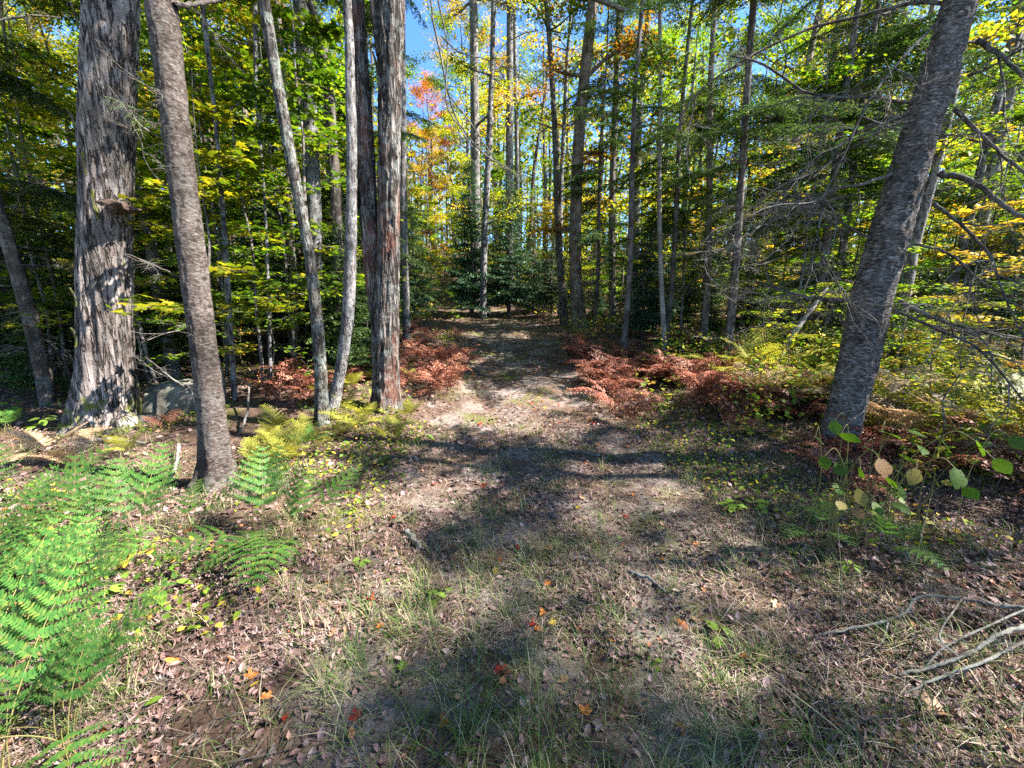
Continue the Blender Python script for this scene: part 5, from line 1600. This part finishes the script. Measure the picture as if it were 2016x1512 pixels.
# grass
def blades(g, x, y, L, w, bend, mbx):
    n = len(x); a = g.uniform(0, 2 * PI, n); dirx, diry = np.cos(a), np.sin(a)
    t = np.array([0, .5, 1.0]); z0 = H(x, y) - .005
    bx = bend[:, None] * t[None] ** 1.6 * L[:, None]; hz = L[:, None] * (t[None] - .42 * (bend[:, None]) * t[None] ** 2)
    cx = x[:, None] + dirx[:, None] * bx; cy = y[:, None] + diry[:, None] * bx; cz = z0[:, None] + np.maximum(hz, .004)
    wv = w[:, None] * np.array([.9, .85, 0.05])[None] * .5
    l = np.stack([cx - diry[:, None] * wv, cy + dirx[:, None] * wv, cz], -1); r_ = np.stack([cx + diry[:, None] * wv, cy - dirx[:, None] * wv, cz], -1)
    V = np.stack([l, r_], 2).reshape(n, 6, 3)
    f = np.array([[0, 1, 3, 2], [2, 3, 5, 4]])
    mbx.add(V.reshape(-1, 3), (f[None] + (np.arange(n) * 6)[:, None, None]).reshape(-1, 4))


g = np.random.default_rng(23)
mb = MB()
x, y, r = polar(g, 88000, .7, 7.0, 1.25)
td = trail_d(x, y)
den = .42 + .55 * fbm(x * .9, y * .9, 0, 71, 2) + .35 * sstep(2.6, 1.2, r) - .3 * sstep(.25, .9, np.abs(td + .8) < .35) - .1 * sstep(3, 5, r) * (x < 0) + .16 * (x > .5)
kk = g.random(len(x)) < den; x, y, r = x[kk], y[kk], r[kk]
blades(g, x, y, g.uniform(.025, .10, len(x)) * (1 + .5 * vnoise(x, y, 0, 3)), g.uniform(.0016, .0036, len(x)), g.uniform(.3, 1.3, len(x)), mb)
# tufts
for k in range(380):
    r = .9 + 6.5 * g.random() ** 1.1; a = g.uniform(-1.0, 1.0); cx, cy = r * math.sin(a), r * math.cos(a)
    n = int(g.uniform(14, 42))
    x = cx + g.normal(0, .035, n); y = cy + g.normal(0, .035, n)
    blades(g, x, y, g.uniform(.08, .20, n), g.uniform(.0022, .0045, n), g.uniform(.4, 1.4, n), mb)
x, y, r = polar(g, 26000, 8, 18, .5)
kk = (trail_d(x, y) < .3) & (g.random(len(x)) < sstep(8, 12, r)); x, y = x[kk], y[kk]
blades(g, x, y, g.uniform(.04, .11, len(x)), g.uniform(.006, .012, len(x)), g.uniform(.4, 1.2, len(x)), mb)
o = put("grass", mb.mesh("grass", M_grass)); tag(o, "thin green and straw grass growing through the leaves on and beside the path", "grass", None, "stuff")

# dead grass lying flat
mb = MB(); g = np.random.default_rng(29)
x, y, r = polar(g, 60000, .7, 8.5, 1.25)
kk = fbm(x * .8, y * .8, 0, 75, 2) + .2 * sstep(3, 1, r) > -.25; x, y = x[kk], y[kk]
blades(g, x, y, g.uniform(.03, .11, len(x)), g.uniform(.0018, .004, len(x)), g.uniform(1.7, 2.5, len(x)), mb)
o = put("dead_grass", mb.mesh("dead_grass", M_deadgrass)); tag(o, "pale pinkish dead grass lying flat over the litter", "dead grass", None, "stuff")

# needles and twig litter
mb = MB()
x, y, r = polar(g, 9000, .7, 7, 1.2)
n = len(x); a = g.uniform(0, 6.28, n); L = g.uniform(.02, .12, n) * (1 + (g.random(n) < .04) * 2)
d = np.column_stack([np.cos(a), np.sin(a), g.normal(0, .1, n)])
pos = np.column_stack([x, y, H(x, y) + g.uniform(.006, .03, n)])
s = np.column_stack([g.uniform(.0015, .004, n), L, np.full(n, .003)])
TW = (np.array([[-.5, 0, 0], [.5, 0, 0], [0, 0, .8], [-.4, 1, 0], [.4, 1, 0], [0, 1, .6]]), np.array([[0, 1, 4, 3], [1, 2, 5, 4], [2, 0, 3, 5]]))
mb.add(*scatter(TW[0], TW[1], pos, basis_dir(d, np.tile([0, 0, 1.0], (n, 1))), s))
o = put("twig_litter", mb.mesh("twig_litter", M_stick)); tag(o, "fine dry twigs scattered over the ground and path", "twig litter", None, "stuff")

# undergrowth herbs
mb = MB()
def herbs(n, box, size, hmax, seed, keepout=.15, thr=-.2):
    g = np.random.default_rng(seed)
    x = g.uniform(box[0], box[1], n); y = g.uniform(box[2], box[3], n)
    kk = (trail_d(x, y) > keepout) & (vnoise(x * 1.1, y * 1.1, 0, seed) > thr); x, y = x[kk], y[kk]
    m = len(x); cl = g.uniform(0, 1, m) ** 1.4 * hmax * (.6 + .5 * vnoise(x * .8, y * .8, 0, seed + 1))
    pos = np.column_stack([x, y, H(x, y) + .02 + np.maximum(cl, 0)])
    nz = np.tile([0, 0, 1.0], (m, 1)) + g.normal(0, .45, (m, 3))
    mb.add(*scatter(*KITE, pos, basis(nz, g.uniform(0, 6.28, m)), size * g.uniform(.6, 1.3, m)))
herbs(14000, (1.8, 12, 4.2, 14), .085, .6, 81, .3)
herbs(15000, (2.6, 8, 3.0, 8), .07, 1.15, 85, .9)
herbs(5000, (-2.4, 2.6, 2.6, 10), .045, .14, 87, -.12, -.1)
herbs(5000, (-12, -1.3, 5, 14), .065, .22, 82, .35, .0)
herbs(16000, (-18, 18, 13, 30), .15, 1.0, 83, .4)
herbs(1500, (1.4, 3.2, 2.2, 4.5), .04, .12, 84, .0)
herbs(5000, (-4.5, -.9, 1.6, 5.4), .04, .10, 86, .0, -.05)
o = put("undergrowth", mb.mesh("undergrowth", M_herb)); tag(o, "low leafy undergrowth spreading under the trees on both sides", "undergrowth", None, "stuff")

tris = sum(sum(len(p.vertices) - 2 for p in me.polygons) if len(me.polygons) < 2000 else len(me.loops) - 2 * len(me.polygons) for me in bpy.data.meshes)
print("TRIS", tris, "OBJECTS", len(col.objects))
